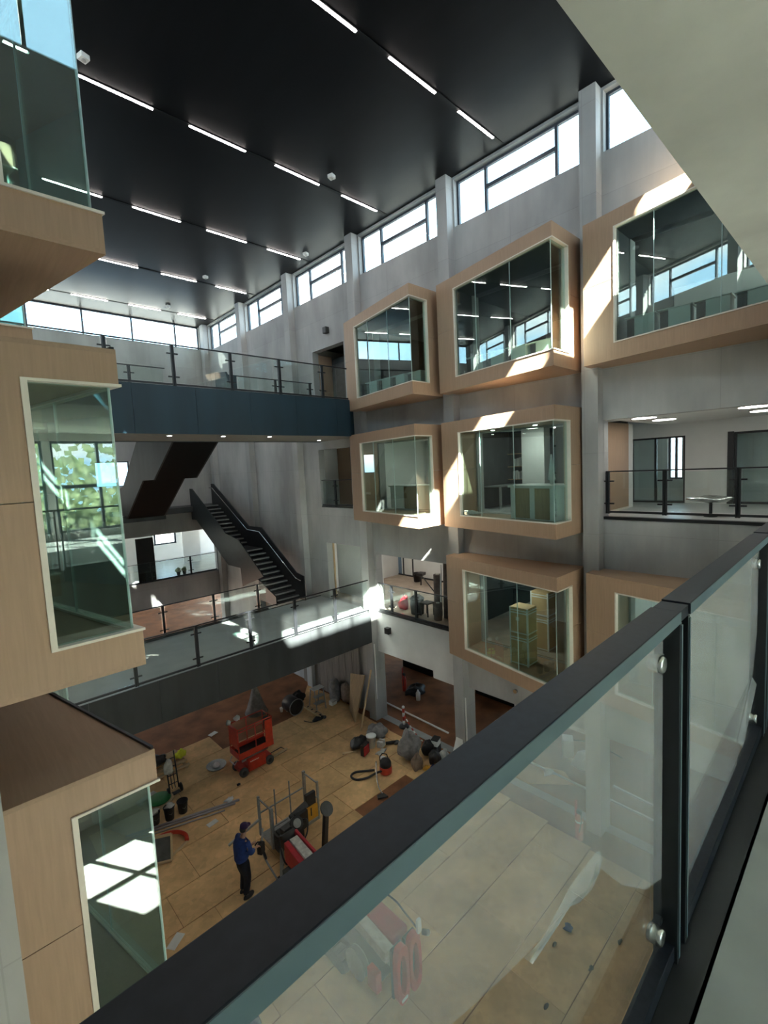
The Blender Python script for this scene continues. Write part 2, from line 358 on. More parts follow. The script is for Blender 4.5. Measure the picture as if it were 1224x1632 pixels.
# ------------------------------------------------------------------ setting
fl = struct('floor', B(-.45, 17.8, -5.3, 41.3, -.4, -.012), M['brown'])
struct('added_floor_back', B(XL, XW, -5.0, 2.36, -.0119, -.002), M['deckpale'])  # unseen pale slab added to whiten the sun patch mirrored in the bay
cl = struct('ceiling', B(XL-.3, XW+.3, YN, YF+.3, ZC, ZC+.35), M['ceiling'])
LY = [2.85, 7.31, 11.78, 16.27, 20.76, 25.27]
for y in LY: finish('slot', B(XL, XW-.12, y-.05, y+.05, ZC-.012, ZC+.02), M['slot'], cl)
YB = [y+.0 for y in (5.25, 9.6)]                   # near faces of right-hand boxes
def boxhole(y0, zb): return (y0+.2, y0+3.25, zb+.38, zb+2.77)
ZB = {3: 11.97, 2: 7.97, 1: 3.93}
holes_r = [h for h in bays(0, 0)]
for y0, zb in [(.9, ZB[3]), (5.25, ZB[3]), (9.6, ZB[3]), (5.25, ZB[2]), (9.6, ZB[2]), (.9, ZB[1]), (5.25, ZB[1])]: holes_r.append(boxhole(y0, zb))
holes_r += [(14.54, 16.6, L3, 14.78), (14.5, 16.6, L2, 10.74), (14.2, 16.4, L1, 6.8), (9.75, 13.3, L1, 6.6), (-3.0, 4.78, L2, 10.74)]
holes_r += [(-4.6, 4.78, 0, 2.6), (5.17, 9.10, 0, 2.6), (9.49, 13.42, 0, 2.75)]
wall('wall_right', 'x', XW, XW+.3, -5.3, YF+.3, -.012, ZC, holes_r, M['concrete'])
left_win = [h for h in bays(0, 0)]
wall('wall_left', 'x', XL-.3, XL, -5.3, YF+.3, -.012, ZC, left_win, M['concrete'])
for i, c in enumerate(CY):
    if c < 0: continue
    struct('column', B(XW-.3, XW+.02, c, c+.39, -.012, ZC), M['concrete'])
    if c > 1: struct('column', B(XL-.02, XL+.3, c, c+.39, -.012, ZC), M['concrete'])
# near end wall above the camera's landing: clerestory slot that throws the band of sun
MX = [.32+1.47*k for k in range(8)]
wall('wall_near', 'y', YN, .72, XL, XW, 11.55, ZC, [(.32, 11.5, 16.82, 18.2)], M['concrete'])
struct('floor_overhead', B(XL, XW, -5.0, .72, 11.2, 11.55), M['concrete_soffit'])
struct('floor_landing', B(XL, XW, -5.0, .315, L2-.30, L2), M['deckfloor'])
bw = [(-.1+2.4*k+.08, -.1+2.4*k+2.3, z0, z1) for k in range(5) for z0, z1 in ((1.5, 4.4), (8.5, 11.0)) if k < 2 or (k == 2 and z0 < 4)]
wall('wall_back', 'y', -5.3, -5.0, XL, 17.8, -.012, 11.55, bw, M['plaster'])
# far end
FM = [1.6, 3.83, 6.06, 8.28, 10.47]
wall('wall_far', 'y', YF, YF+.3, XL, XW, -.012, ZC,
     [(.2, 11.75, 17.0, 18.27), (6.9, 11.75, L1, 6.84), (5.9, 7.5, 9.55, 10.85), (.3, 11.9, 0, 2.9)], M['concrete'])
# storeys behind the right-hand wall
for nm, z, t in (('floor_one', L1, .3), ('floor_two', L2, .3), ('floor_three', L3, .3)):
    struct(nm, B(XW+.05, 17.8, -5.0, YF, z-t, z), M['screed'] if nm != 'floor_one' else mat('dusty_floor', (.42, .335, .26, 1), .7, var=.2, scale=2))
struct('ceiling_two', B(XW+.3, 17.8, -5.0, 4.9, 10.78, 10.9), M['plaster'])
struct('ceiling_three', B(XW+.3, 17.8, -5.0, YF, 15.1, 15.3), mat('dark_soffit', (.06, .065, .065, 1), .7))
ext = []
for z in (0, L1, L2): ext += [(y, y+1.6, z+.9, z+2.3) for y in (-3.6, -.9, 2.2, 8.2, 11.2, 16.5, 19.6, 23) if z != L2 or y > 5]  # ground-row windows are unseen openings added to light the hall
ext += [(15.0, 15.9, L1, L1+2.1), (4.55, 5.0, 9.0, 10.6)]
wall('wall_outer', 'x', 17.8, 18.1, -5.3, YF+.3, -.012, 15.3, ext, M['plaster'])
for y, z0, z1, m_ in ((9.45, L2, 12, 'plaster'), (13.85, L2, 12, 'plaster'), (9.5, L1, 8.01, 'darkroom'), (5.0, L1, 8.01, 'plaster'), (4.9, L3, 15.1, 'darkroom'), (9.3, L3, 15.1, 'darkroom'), (13.8, L3, 15.1, 'darkroom'), (17.2, L1, 15.1, 'plaster')):  # top-floor partitions coloured dark to imitate dim rooms
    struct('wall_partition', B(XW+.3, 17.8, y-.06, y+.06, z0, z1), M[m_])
# far rooms beyond the end wall
struct('wall_hall_back', B(XL, 17.8, 41.0, 41.3, -.012, L1), M['fascia_white'])
struct('floor_far', B(XL, 17.8, YF+.05, 41.3, L1-.35, L1), M['screed'])
struct('ceiling_far', B(XL, 17.8, YF+.3, 34.3, 7.1, 7.4), M['plaster'])
wall('wall_far_outer', 'y', 34.0, 34.3, XL, 17.8, L1, 7.4, [(9.2, 12.0, 5.35, 6.75), (5.5, 7.6, 5.4, 6.8)], M['plaster'])
wall('wall_far_partition', 'y', 31.0, 31.12, XL, 12.4, L1, 7.1, [(9.55, 11.3, L1, 6.6)], M['plaster'])
struct('floor_two_far', MB().prism([(5.6, 22.6), (7.6, 22.6), (7.6, 25.3), (XW, 25.3), (XW, YF), (5.6, YF)], L2-.3, L2), M['steel_grey'])
struct('ground_outside', B(-60, 80, -70, 100, -.6, -.42), M['ground'])  # unseen plane added so that sunlight bounces upward

# paint band below the first-floor opening and black panels on the hall's back wall
struct('trim_1', B(XW-.012, XW, 9.49, 13.42, 2.74, L1), M['fascia_white'])
struct('wall_recess', B(16.06, 16.26, 9.9, 11.85, 0, 2.3), M['slot']); struct('wall_recess', B(16.06, 16.26, 14.3, 16.2, 0, 2.3), M['slot'])
for y0, y1 in ((9.49, 10.64), (5.17, 7.45)):
    struct('trim_2', B(XW+.02, XW+.28, y0, y1, 2.46, 2.745), M['fascia_white'])

# ------------------------------------------------------------------ windows
wn = [0]
def window(x, y0, y1, z0, z1, mull, trans=None, axis='x', fm='frame', fw=.06, glassm='glass_in', d=.09):
    wn[0] += 1
    S = (lambda a0, a1, u0, u1, q0, q1: B(a0, a1, u0, u1, q0, q1)) if axis == 'x' else (lambda a0, a1, u0, u1, q0, q1: B(u0, u1, a0, a1, q0, q1))
    root = bpy.data.objects.new('window_%d' % wn[0], None); COL.objects.link(root); root['kind'] = 'structure'
    root.location = (x, (y0+y1)/2, z0) if axis == 'x' else ((y0+y1)/2, x, z0)
    fr = MB()
    for u0, u1, q0, q1 in ((y0, y1, z0, z0+fw), (y0, y1, z1-fw, z1), (y0, y0+fw, z0+fw, z1-fw), (y1-fw, y1, z0+fw, z1-fw)):
        t = S(x-d/2, x+d/2, u0, u1, q0, q1); fr.add(t.v, t.f)
    finish('frame', fr, M[fm], root)
    for u in mull: finish('mullion', S(x-d/2, x+d/2, u-fw*.6, u+fw*.6, z0+fw, z1-fw), M[fm], root)
    es = [y0+fw]+[w for u in mull for w in (u-fw*.6, u+fw*.6)]+[y1-fw]
    for i in range(0, len(es), 2):
        finish('pane', S(x-.006, x+.006, es[i], es[i+1], z0+fw, z1-fw), M[glassm], root)
        if trans and i//2 in trans[1]: finish('transom', S(x-d/2, x+d/2, es[i], es[i+1], trans[0]-.05, trans[0]+.05), M[fm], root)
    return root
for h in bays(0, 0):
    y0, y1 = h[0], h[1]
    window(XW+.2, y0, y1, h[2], h[3], [y0+.72, y0+2.82], (17.62, (1,)))
    window(XL-.2, y0, y1, h[2], h[3], [y0+.72, y0+2.82], (17.62, (1,)))
window(.5, .32, 11.5, 16.82, 18.2, MX[1:], None, 'y', fw=.05, d=.05)
window(YF+.15, .2, 11.75, 17.0, 18.27, FM, None, 'y', fw=.06)
window(YF+.15, 5.9, 7.5, 9.55, 10.85, [], None, 'y')
for k in range(3):
    for z0, z1 in ((1.5, 4.4), (8.5, 11.0)):
        if k == 2 and z0 > 4: continue
        window(-5.15, -.1+2.4*k+.08, -.1+2.4*k+2.3, z0, z1, [-.1+2.4*k+1.2], ((z0+z1)/2, (0, 1)), 'y')
for h in ext: window(17.95, h[0], h[1], h[2], h[3], [(h[0]+h[1])/2])
window(34.15, 9.2, 12.0, 5.35, 6.75, [10.6], None, 'y', fw=.1)
window(34.15, 5.5, 7.6, 5.4, 6.8, [6.5], None, 'y', fw=.1)
# leaves of the trees outside the back windows (seen mirrored in the left-hand panes)
lf = MB(); rg = random.Random(3)
for k in range(8000):
    t = rg.random(); cx = [3.2, 5.2, 7.5, 10.5, 14.5][k % 5]+rg.gauss(0, .9); cz = 6.6+rg.gauss(0, 2.2); yy = -11+rg.gauss(0, .8)
    a = rg.uniform(0, 6.3); u = Vector((math.cos(a), rg.uniform(-.5, .5), math.sin(a)))*.13; w = Vector((-math.sin(a), rg.uniform(-.5, .5), math.cos(a)))*.09
    c = Vector((cx, yy, cz)); lf.add([c-u-w, c+u-w, c+u+w, c-u+w], [(0, 1, 2, 3)])
o = finish('foliage', lf, M['leaf']); tag(o, 'green tree foliage outside the tall back windows', 'foliage', kind='stuff')

# ------------------------------------------------------------------ projecting timber boxes
def timber_box(label, y0, zb, side, grp, extra_roof=False):
    ax = (lambda x: x) if side > 0 else (lambda x: XW+XL-x)    # mirrored plan on the left side
    t = thing('bay_window', label, 'bay window', (ax(11.6), y0+2, zb), 0, grp)
    P = lambda poly: [(ax(x), y) for x, y in poly]
    C, F = (10.45, y0), (11.30, y0+4.03)
    xw = XW if side > 0 else XW
    full = [(xw, y0), C, F, (xw, y0+4.03)]
    def fx(y, inset=0): return 10.45+.85*(y-y0)/4.03+inset
    zt = zb+3.13
    finish('roof_panel', MB().prism(P(full), zt-.045, zt), M['roofboard' if side < 0 else 'oak_h'], t)
    if side < 0: finish('roof_edge', MB().beam((ax(10.47), y0+.02, zt+.012), (ax(11.31), y0+4.0, zt+.012), .03, .03), M['black'], t)
    finish('head_panel', MB().prism(P(full), zb+2.80, zt-.045), M['oak_v'], t)
    finish('sill_panel', MB().prism(P(full), zb+.045, zb+.36), M['oak_v'], t)
    finish('soffit_panel', MB().prism(P(full), zb, zb+.045), M['oak_h'], t)
    yc = y0+3.30
    for za, zc in ((zb+.36, zb+1.72), (zb+1.728, zb+2.80)):
        finish('cheek_panel', MB().prism(P([(fx(yc), yc), F, (xw, y0+4.03), (xw, yc)]), za, zc), M['oak_v'], t)
        finish('return_panel', MB().prism(P([(11.22, y0), (xw, y0), (xw, y0+.16), (11.22, y0+.16)]), za, zc), M['oak_v'], t)
    if zb > 11 and side > 0:  # dark sheets added to imitate the dim interior behind the glass
        finish('added_shade_lining', MB().prism(P([(xw+.28, y0+.2), (10.62, y0+.2), (fx(yc)+.14, yc-.03), (xw+.28, yc-.03)]), zb+2.77, zb+2.795), M['darkroom'], t)
        finish('added_shade_lining', MB().prism(P([(fx(yc)+.14, yc-.03), (fx(yc)+.14, yc-.004), (xw-.01, yc-.004), (xw-.01, yc-.03)]), zb+.39, zb+2.77), M['darkroom'], t)
        finish('added_shade_lining', MB().prism(P([(11.27, y0+.162), (xw-.01, y0+.162), (xw-.01, y0+.18), (11.27, y0+.18)]), zb+.39, zb+2.77), M['darkroom'], t)
    # trims round the opening
    tr = MB(); e = .028
    for za, zc in ((zb+.36, zb+.385), (zb+2.775, zb+2.80)):
        tr.prism(P([(10.45-.02, y0-.02), (fx(yc)-.02, yc), (fx(yc)+.10, yc), (10.57, y0+.12), (11.22, y0+.12), (11.22, y0-.02)]), za, zc)
    jw = .05 if side < 0 else .03
    tr.prism(P([(fx(yc)-.02, yc-jw), (fx(yc)-.02, yc), (fx(yc)+.10, yc), (fx(yc)+.10, yc-jw)]), zb+.385, zb+2.775)
    tr.prism(P([(11.22-jw, y0-.02), (11.22, y0-.02), (11.22, y0+.12), (11.22-jw, y0+.12)]), zb+.385, zb+2.775)
    finish('opening_trim', tr, M['cream'], t)
    g0, g1 = zb+.385, zb+2.775; ya = y0+.07; cx = fx(ya)+.06
    ys = [ya, ya+1.2, ya+2.4, yc-.05]
    for a, b in zip(ys, ys[1:]):
        finish('front_pane', MB().prism(P([(fx(a)+.055, a+.004), (fx(b)+.055, b-.004), (fx(b)+.07, b-.004), (fx(a)+.07, a+.004)]), g0, g1), M['glass'], t)
    for a in ys[:3]: finish('pane_joint', MB().prism(P([(fx(a)+.050, a-.005), (fx(a)+.050, a+.005), (fx(a)+.073, a+.005), (fx(a)+.073, a-.005)]), g0, g1), M['joint'], t)
    finish('return_pane', MB().prism(P([(cx, ya-.006), (11.19, ya-.006), (11.19, ya+.009), (cx, ya+.009)]), g0, g1), M['glass'], t)
    return t
R_G, L_G = 'oak bay windows on the concrete wall', 'oak bay windows beside the camera'
names = {3: 'top floor', 2: 'middle floor', 1: 'lowest'}
timber_box('oak framed glass bay nearest the overhead concrete slab, with a big sun patch on its cheek', .9, ZB[3], 1, R_G)
timber_box('large oak framed glass bay in the middle of the upper row, cut by a sunlit sill', 5.25, ZB[3], 1, R_G)
timber_box('small distant oak framed bay beside the end of the upper footbridge', 9.6, ZB[3], 1, R_G)
timber_box('oak framed bay showing a kitchen island and dark shelves, between two other bays', 5.25, ZB[2], 1, R_G)
timber_box('oak framed bay beside the small doorway guardrail, with a blazing sunlit corner', 9.6, ZB[2], 1, R_G)
timber_box('lowest oak framed bay holding a tall stack of cartons', 5.25, ZB[1], 1, R_G)
timber_box('oak framed bay half hidden behind the near handrail, below the open landing', .9, ZB[1], 1, R_G)
YLb = 5.13
timber_box('oak boxed bay overhead at top left, its brown underside in view', YLb, ZB[3], -1, L_G)
timber_box('tall oak boxed bay on the left with a cream edged glass corner at middle height', YLb, ZB[2], -1, L_G)
timber_box('oak boxed bay at bottom left with a flat brown roof', YLb, ZB[1], -1, L_G)
timber_box('farther oak bay at top left, seen just above the middle bay', YLb+4.35, ZB[3], -1, L_G)
timber_box('farther oak bay seen only through the panes of the middle left bay', YLb+4.35, ZB[2], -1, L_G)
timber_box('farther oak bay tucked behind the brown flat roof at lower left', YLb+4.35, ZB[1], -1, L_G)

# ------------------------------------------------------------------ guardrails
def rail(label, p, q, z, posts, h=1.12, glassm='glass_rail', grp='glass guardrails', clamp_side=1, base=True, rail_w=.05, shoe='black'):
    p = Vector(p); q = Vector(q); d = (q-p).normalized(); n = Vector((-d.y, d.x))*clamp_side; Ln = (q-p).length
    t = thing('guardrail', label, 'guardrail', (p.x, p.y, z), 0, grp)
    w = lambda s, k=0.: (p.x+d.x*s+n.x*k, p.y+d.y*s+n.y*k)
    def bar(s0, s1, k, wd, z0, z1, mb=None):
        mb = mb or MB(); a, b = w(s0, k), w(s1, k)
        return mb.beam((a[0], a[1], (z0+z1)/2), (b[0], b[1], (z0+z1)/2), wd, z1-z0)
    finish('handrail', bar(0, Ln, 0, rail_w, z+h-.03, z+h), M['black'], t)
    finish('bottom_rail', bar(0, Ln, 0, .05, z+.02, z+.07), M[shoe], t)
    for s in posts:
        mb = bar(s-.043, s-.012, 0, .07, z, z+h-.03); bar(s+.012, s+.043, 0, .07, z, z+h-.03, mb); bar(s-.012, s+.012, 0, .02, z, z+h-.03, mb)
        po = finish('post', mb, M['black'], t)
        for zz in (z+.25, z+h-.25):
            for sg in (-1, 1):
                a = w(s+sg*.045, .0); b = w(s+sg*.15, .0)
                finish('clamp', MB().beam((a[0], a[1], zz), (b[0], b[1], zz), .035, .035), M['black'], po)
    es = [0]+list(posts)+[Ln]
    for a, b in zip(es, es[1:]):
        if b-a < .3: continue
        finish('glass_pane', bar(a+.07, b-.07, 0, .012, z+.09, z+h-.05), M[glassm], t)
    return t
def bridge(label, z, zs, y0, y1, fm, xa, xb):
    t = thing('footbridge', label, 'footbridge', (5.9, (y0+y1)/2, zs))
    yn = 13.86
    pl = lambda i: [(xa, y0+i), (xb, y0+i), (xb, yn), (XW-.005, yn), (XW-.005, y1-i), (XL+.005, y1-i), (XL+.005, yn), (xa, yn)]
    finish('deck', MB().prism(pl(.03), z-.25, z), M['screed'], t)
    finish('core', MB().prism(pl(.06), zs+.03, z-.25), M[fm], t)
    finish('soffit_panel', MB().prism(pl(.02), zs, zs+.03), M['greyboard'] if z > 10 else M['steel_grey'], t)
    x = xa
    while x < xb:
        x2 = min(x+1.66, xb); finish('fascia_panel', B(x+.004, x2-.004, y0, y0+.03, zs-.02, z+.05), M[fm], t); x = x2
    finish('back_fascia', B(XL+.005, XW-.005, y1-.03, y1, zs-.02, z+.03), M[fm], t)
    return t
bridge('upper footbridge with dark blue steel side, crossing below the ceiling', 12.30, 11.07, 13.40, 16.40, 'steel_blue', .62, 11.20)
bridge('lower footbridge with dark grey steel side, above the plywood covered floor', L1, 3.20, 13.40, 17.10, 'steel_grey', .6, 11.68)
ps = [1.74, 3.40, 5.05, 6.72, 8.37, 10.05]
rail('glass guardrail along the front of the upper blue footbridge', (.64, 13.46), (11.18, 13.46), 12.35, [s-.62 for s in ps])
rail('glass guardrail along the back of the upper blue footbridge', (8.35, 16.3), (XW-.35, 16.3), 12.34, [1.6, 3.2], h=1.1)
rail('short glass guardrail at the far left back of the upper footbridge', (XL+.02, 16.3), (5.85, 16.3), 12.34, [1.7, 3.3, 4.9], h=1.1)
rail('sunlit glass guardrail along the front of the lower grey footbridge', (.62, 13.46), (11.66, 13.46), L1+.07, [s-.62 for s in ps], h=1.22)
rail('glass guardrail along the back of the lower footbridge, facing the hall', (XL+.02, 17.0), (9.35, 17.0), L1+.05, [1.85, 3.65, 5.45, 7.25, 9.05], h=1.12)
rail('glass guardrail across the wide first floor opening with carpet rolls', (XW+.06, 13.35), (XW+.06, 9.8), L1+.05, [.75, 2.0], h=1.08)
rail('glass guardrail in the small square opening below the upper footbridge', (XW+.06, 16.55), (XW+.06, 14.55), L2+.05, [.9], h=1.1)
rail('glass guardrail in front of the white walled upper landing', (XW+.06, 4.74), (XW+.06, -2.9), L2+.14, [.04, 1.30, 2.66, 4.3, 5.9], h=1.05)
finish('threshold_strip', B(XW-.03, XW+.14, -2.95, 4.77, L2+.0, L2+.07), M['black'])['kind'] = 'structure'
finish('threshold_strip', B(XW-.03, XW+.14, 9.78, 13.30, L1-.02, L1+.05), M['black'])['kind'] = 'structure'
rail('glass guardrail at the far end opening with two potted plants', (6.95, YF+.05), (11.7, YF+.05), L1+.02, [1.15, 3.25], h=1.05)

# ------------------------------------------------------------------ near guardrail (the camera looks over it)
nr = thing('guardrail', 'broad anthracite handrail with dusty glass right beside the viewer', 'guardrail', (0, .40, L2), math.atan(.012))
ux = Vector((1, .012, 0)).normalized(); uy = Vector((-.012, 1, 0)).normalized()
def nb(x0, x1, k0, k1, z0, z1, mb=None):
    mb = mb or MB(); O = Vector((0, .40, 0))
    Pp = [O+ux*x+uy*k+Vector((0, 0, z)) for z in (z0, z1) for x, k in ((x0, k0), (x1, k0), (x1, k1), (x0, k1))]
    return mb.add(Pp, [(0, 3, 2, 1), (4, 5, 6, 7), (0, 1, 5, 4), (1, 2, 6, 5), (2, 3, 7, 6), (3, 0, 4, 7)])
J = [1.53+1.60*k for k in range(6)]
xs = [-.9]+J+[11.6]
for i, (a, b) in enumerate(zip(xs, xs[1:])):
    e0 = .05 if i else .009
    finish('handrail', nb(a+e0, b-.05, -.037, .040, 9.366, 9.40), M['rail'], nr, .002)
    finish('handrail_reflection', nb(a+e0, b-.05, -.0385, -.037, 9.367, 9.399), M['rail_edge'], nr)  # pale strip paints the landing's reflection on the rail side
    finish('bottom_rail', nb(a+.03, b-.03, -.028, .014, 8.315, 8.365), M['rail'], nr, .002)
    finish('glass_pane', nb(a+.08, b-.08, .000, .010, 8.385, 9.35), M['glass_near'], nr)
for x in J:
    finish('rail_joint', nb(x-.041, x+.041, -.034, .037, 9.366, 9.397), M['rail'], nr)
    for s_ in (-1, 1):
        finish('post', nb(x+s_*.042-.009, x+s_*.042+.009, -.036, .030, 8.27, 9.366), M['black'], nr, .001)
        finish('post_edge', nb(x+s_*.042-.006, x+s_*.042+.006, -.040, -.036, 8.33, 9.36), M['rail_edge'], nr)
        for zz in (8.43, 9.26):
            O = Vector((0, .40, 0))+ux*(x+s_*.115)+Vector((0, 0, zz))
            finish('clamp', MB().lathe((O.x, O.y, O.z), [(.020, -.016), (.026, -.012), (.026, -.001), (.026, .012), (.026, .022), (.020, .026)], 20, 'y'), M['chrome'], nr)
            finish('clamp_arm', MB().beam(O-ux*s_*.01+uy*.014, O-ux*s_*.066+uy*.014, .02, .016), M['black'], nr)
def film_part(name, poly, m_, k=-.004):
    O = Vector((0, .40, 0)); finish(name, MB().add([O+ux*x+uy*k+Vector((0, 0, z)) for x, z in poly], [tuple(range(len(poly)))]), m_, nr)
film_part('protective_film', [(-.80, 9.345), (-.80, 9.16), (.10, 9.10), (.44, 9.05), (.50, 9.03), (.60, 9.0), (.68, 8.98), (.83, 8.955), (.885, 8.925), (.945, 8.912), (.962, 8.962), (1.12, 8.80), (1.30, 8.66), (1.44, 8.60), (1.44, 9.345)], M['film'])
film_part('protective_film', [(1.62, 9.345), (1.62, 8.40), (2.55, 8.40), (2.72, 8.50), (2.95, 8.72), (3.04, 8.9), (3.04, 9.345)], M['film'])
O = Vector((0, .40, 0)); cv = MB(); V = []
for i, (x, z) in enumerate(((.66, 8.985), (.70, 8.975), (.76, 8.966), (.83, 8.955), (.885, 8.925), (.945, 8.912), (.962, 8.962))):
    w_ = [.002, .02, .04, .065, .09, .10, .04][i]
    for t in (0, .5, 1): V.append(O+ux*(x-.1*w_*t)+uy*(-.005-.018*math.sin(t*2.4))+Vector((0, 0, z+w_*t)))
finish('film_curl', cv.add(V, [(3*i+k, 3*i+3+k, 3*i+4+k, 3*i+1+k) for i in range(6) for k in range(2)], True), M['film_curl'], nr)
fc = MB().add([O+ux*x+uy*k+Vector((0, 0, z)) for x, k, z in ((2.55, -.006, 8.52), (2.90, -.006, 8.70), (2.93, -.022, 8.655), (2.58, -.022, 8.475))], [(0, 1, 2, 3)])
finish('film_curl', fc, M['film_curl'], nr)
struct('trim_3', B(XL, XW, .305, .432, L2-.02, L2), M['black'])
struct('trim_4', B(XL, XW, .405, .43, 7.15, L2-.02), M['steel_grey'])
struct('trim_5', B(XL, XW, .316, .404, 7.95, L2-.02), M['steel_grey'])

# ------------------------------------------------------------------ stairs
st = thing('staircase', 'black steel staircase rising from the lower footbridge along the concrete wall', 'staircase', (10.5, 17.4, L1))
X0, X1 = 9.95, 11.15; rise, n1 = (L2-L1)/22, 11; going = .292
def stair_pt(i): # nose of step i (0 = floor)
    return 17.45+going*max(i-1, 0)+(1.25 if i > n1 else 0), L1+rise*i
for i in range(1, 23):
    y, z = stair_pt(i); dpt = going+.02 if i != n1 else 1.25+going
    tr_ = B(X0+.03, X1-.03, y, y+dpt, z-.045, z); nose = B(X0+.03, X1-.03, y-.015, y+.045, z-.05, z+.004)
    to = finish('tread', tr_, M['black'], st); finish('nosing', nose, M['silver'], to)
    finish('riser', B(X0+.03, X1-.03, y+.03, y+.05, z-rise, z-.04), M['black'], st)
slope = lambda y: L1+rise*(1+max(0, min(y-17.45, 10*going))/going) + (rise*(y-(17.45+10*going+1.25))/going if y > 17.45+10*going+1.25 else 0)
yl = 17.45+10*going
top = [(17.0, 5.4), (17.6, 5.5), (yl, slope(yl)+1.0), (yl+1.25, slope(yl)+1.0), (25.3, 9.45), (25.6, 9.45)]
bot = [(25.6, 7.75), (25.2, 7.75), (yl+1.25, slope(yl)-.5), (yl, slope(yl)-.5), (17.9, L1), (17.0, L1)]
finish('wall_stringer', MB().prism_x(top+bot, X1-.03, X1+.02), M['black'], st)
topl = [(18.3, 5.45), (yl, slope(yl)+.55), (yl+1.25, slope(yl)+.75), (25.3, 9.25), (25.6, 9.25)]
botl = [(25.6, 7.6), (25.0, 7.6), (yl+1.25, slope(yl)-.75), (yl, slope(yl)-.75), (20.3, 4.72)]
finish('open_stringer', MB().prism_x(topl+botl, X0-.02, X0+.03), M['steel_dark'], st)
finish('foot_stringer', MB().prism_x([(17.35, L1), (17.35, L1+.35), (18.75, 5.25), (18.75, L1)], X0-.02, X0+.03), M['steel_dark'], st)
hr = [(X1-.14, 17.1, 5.22), (X1-.14, 17.5, 5.30), (X1-.14, yl, slope(yl)+.80), (X1-.14, yl+1.2, slope(yl)+.84), (X1-.14, 25.2, 9.22), (X1-.14, 25.6, 9.24)]
finish('handrail', MB().tube(hr, .022, 8), M['chrome'], st)
us = thing('staircase', 'black steel staircase with stepped underside hanging below the upper footbridge', 'staircase', (6.75, 19.5, L2))
under = [(16.4, 11.09), (18.6, 9.82), (19.85, 9.82), (22.5, 8.20), (23.4, 8.0)]
upper = [(23.4, 8.35), (22.8, 8.5), (20.2, 10.15), (18.9, 10.15), (16.38, 11.6)]
finish('flight', MB().prism_x(under+upper, 6.0, 7.5), M['slot'], us)
finish('side_plate', MB().prism_x(under+[(23.4, 9.45), (22.6, 9.6), (20.2, 11.35), (18.9, 11.45), (16.44, 12.9)], 5.94, 6.0), M['steel_grey'], us)
finish('side_plate', MB().prism_x(under+[(23.4, 9.45), (22.6, 9.6), (20.2, 11.2), (18.9, 11.2), (16.44, 12.6)], 7.5, 7.56), M['black'], us)
for k in range(7):
    finish('tread', B(6.0, 7.5, 16.45+.29*k, 16.45+.29*k+.3, 11.70-.17*k, 11.75-.17*k), M['black'], us)
ap = thing('stair_parapet', 'dark steel parapet box standing on the upper footbridge', 'parapet', (7.6, 16.0, 12.3))
finish('side_panel', MB().prism_x([(14.9, 12.3), (15.5, 12.3), (16.3, 12.3), (16.3, 13.45), (15.5, 13.35)], 7.55, 7.62), M['steel_blue'], ap)
finish('end_panel', B(7.62, 8.3, 16.18, 16.24, 12.3, 13.42), M['steel_blue'], ap)

# ------------------------------------------------------------------ ceiling lights and sensors
XS = [.7, 3.02, 5.31, 7.66, 9.98]
first = None
rows = ['first row near the camera', 'second row', 'third row', 'fourth row', 'fifth row', 'sixth row by the end windows']
for r, y in enumerate(LY[1:], 1):
    for k, x in enumerate(XS):
        lab = 'glowing ceiling strip, %s from the window wall in the %s row from the viewer' % (['fifth', 'fourth', 'third', 'second', 'first'][k], ['', 'first', 'second', 'third', 'fourth', 'fifth'][r])
        if first is None:
            t = thing('strip_light', lab, 'ceiling light', (x+.74, y, ZC), 0, 'strip lights in the black ceiling')
            finish('housing', B(x, x+1.48, y-.045, y+.045, ZC-.02, ZC+.01), M['slot'], t)
            finish('diffuser', B(x+.01, x+1.47, y-.026, y+.026, ZC-.032, ZC-.018), M['lamp'], t); first = t
        else:
            t = copy_tree(first); t.location = (x+.74, y, ZC); t['label'] = lab
for x, y, lab in ((3.0, 11.2, 'square white ceiling sensor nearest the upper left bay'), (9.15, 11.2, 'white ceiling sensor between two light rows in mid ceiling'), (11.33, 15.7, 'white ceiling sensor close to the wall windows'),
               (9.2, 20.0, 'small ceiling sensor two light rows before the end windows'), (9.2, 24.4, 'dark looking ceiling sensor nearest the end windows')):
    t = thing('ceiling_sensor', lab, 'sensor', (x, y, ZC), .3, 'sensors on the black ceiling')
    finish('casing', MB().cbox((x, y, ZC-.05), (.17, .17, .1), .3), M['white'], t, .01); finish('lens', MB().cyl((x, y, ZC-.12), (x, y, ZC-.1), .045), M['dirty_white'], t)
for (x, y, z), lab in (((11.94, 15.48, 15.4), 'small black loudspeaker on the concrete wall above the doorway'), ((11.95, 12.75, 3.72), 'small black loudspeaker on the pale band by the sunbeam')):
    t = thing('wall_speaker', lab, 'loudspeaker', (x, y, z), 0)
    finish('casing', MB().cbox((x-.03, y, z), (.18, .22, .24)), M['dark'], t, .015); finish('bracket', MB().cbox((x+.06, y, z), (.08, .06, .06)), M['black'], t)
for x, y in ((5.0, 14.0), (6.6, 14.0), (8.2, 14.0), (11.2, 15.4)):
    t = thing('downlight', 'recessed downlight under the upper footbridge, %s' % {5.0: 'closest to the left bay', 6.6: 'left of the hanging stair', 8.2: 'right of the hanging stair', 11.2: 'over the small square opening'}[x], 'downlight', (x, y, 11.07), 0, 'downlights under the upper footbridge')
    finish('rim', MB().cyl((x, y, 11.05), (x, y, 11.068), .09), M['silver'], t); finish('bulb', MB().cyl((x, y, 11.045), (x, y, 11.053), .065), M['lamp_disc'], t)

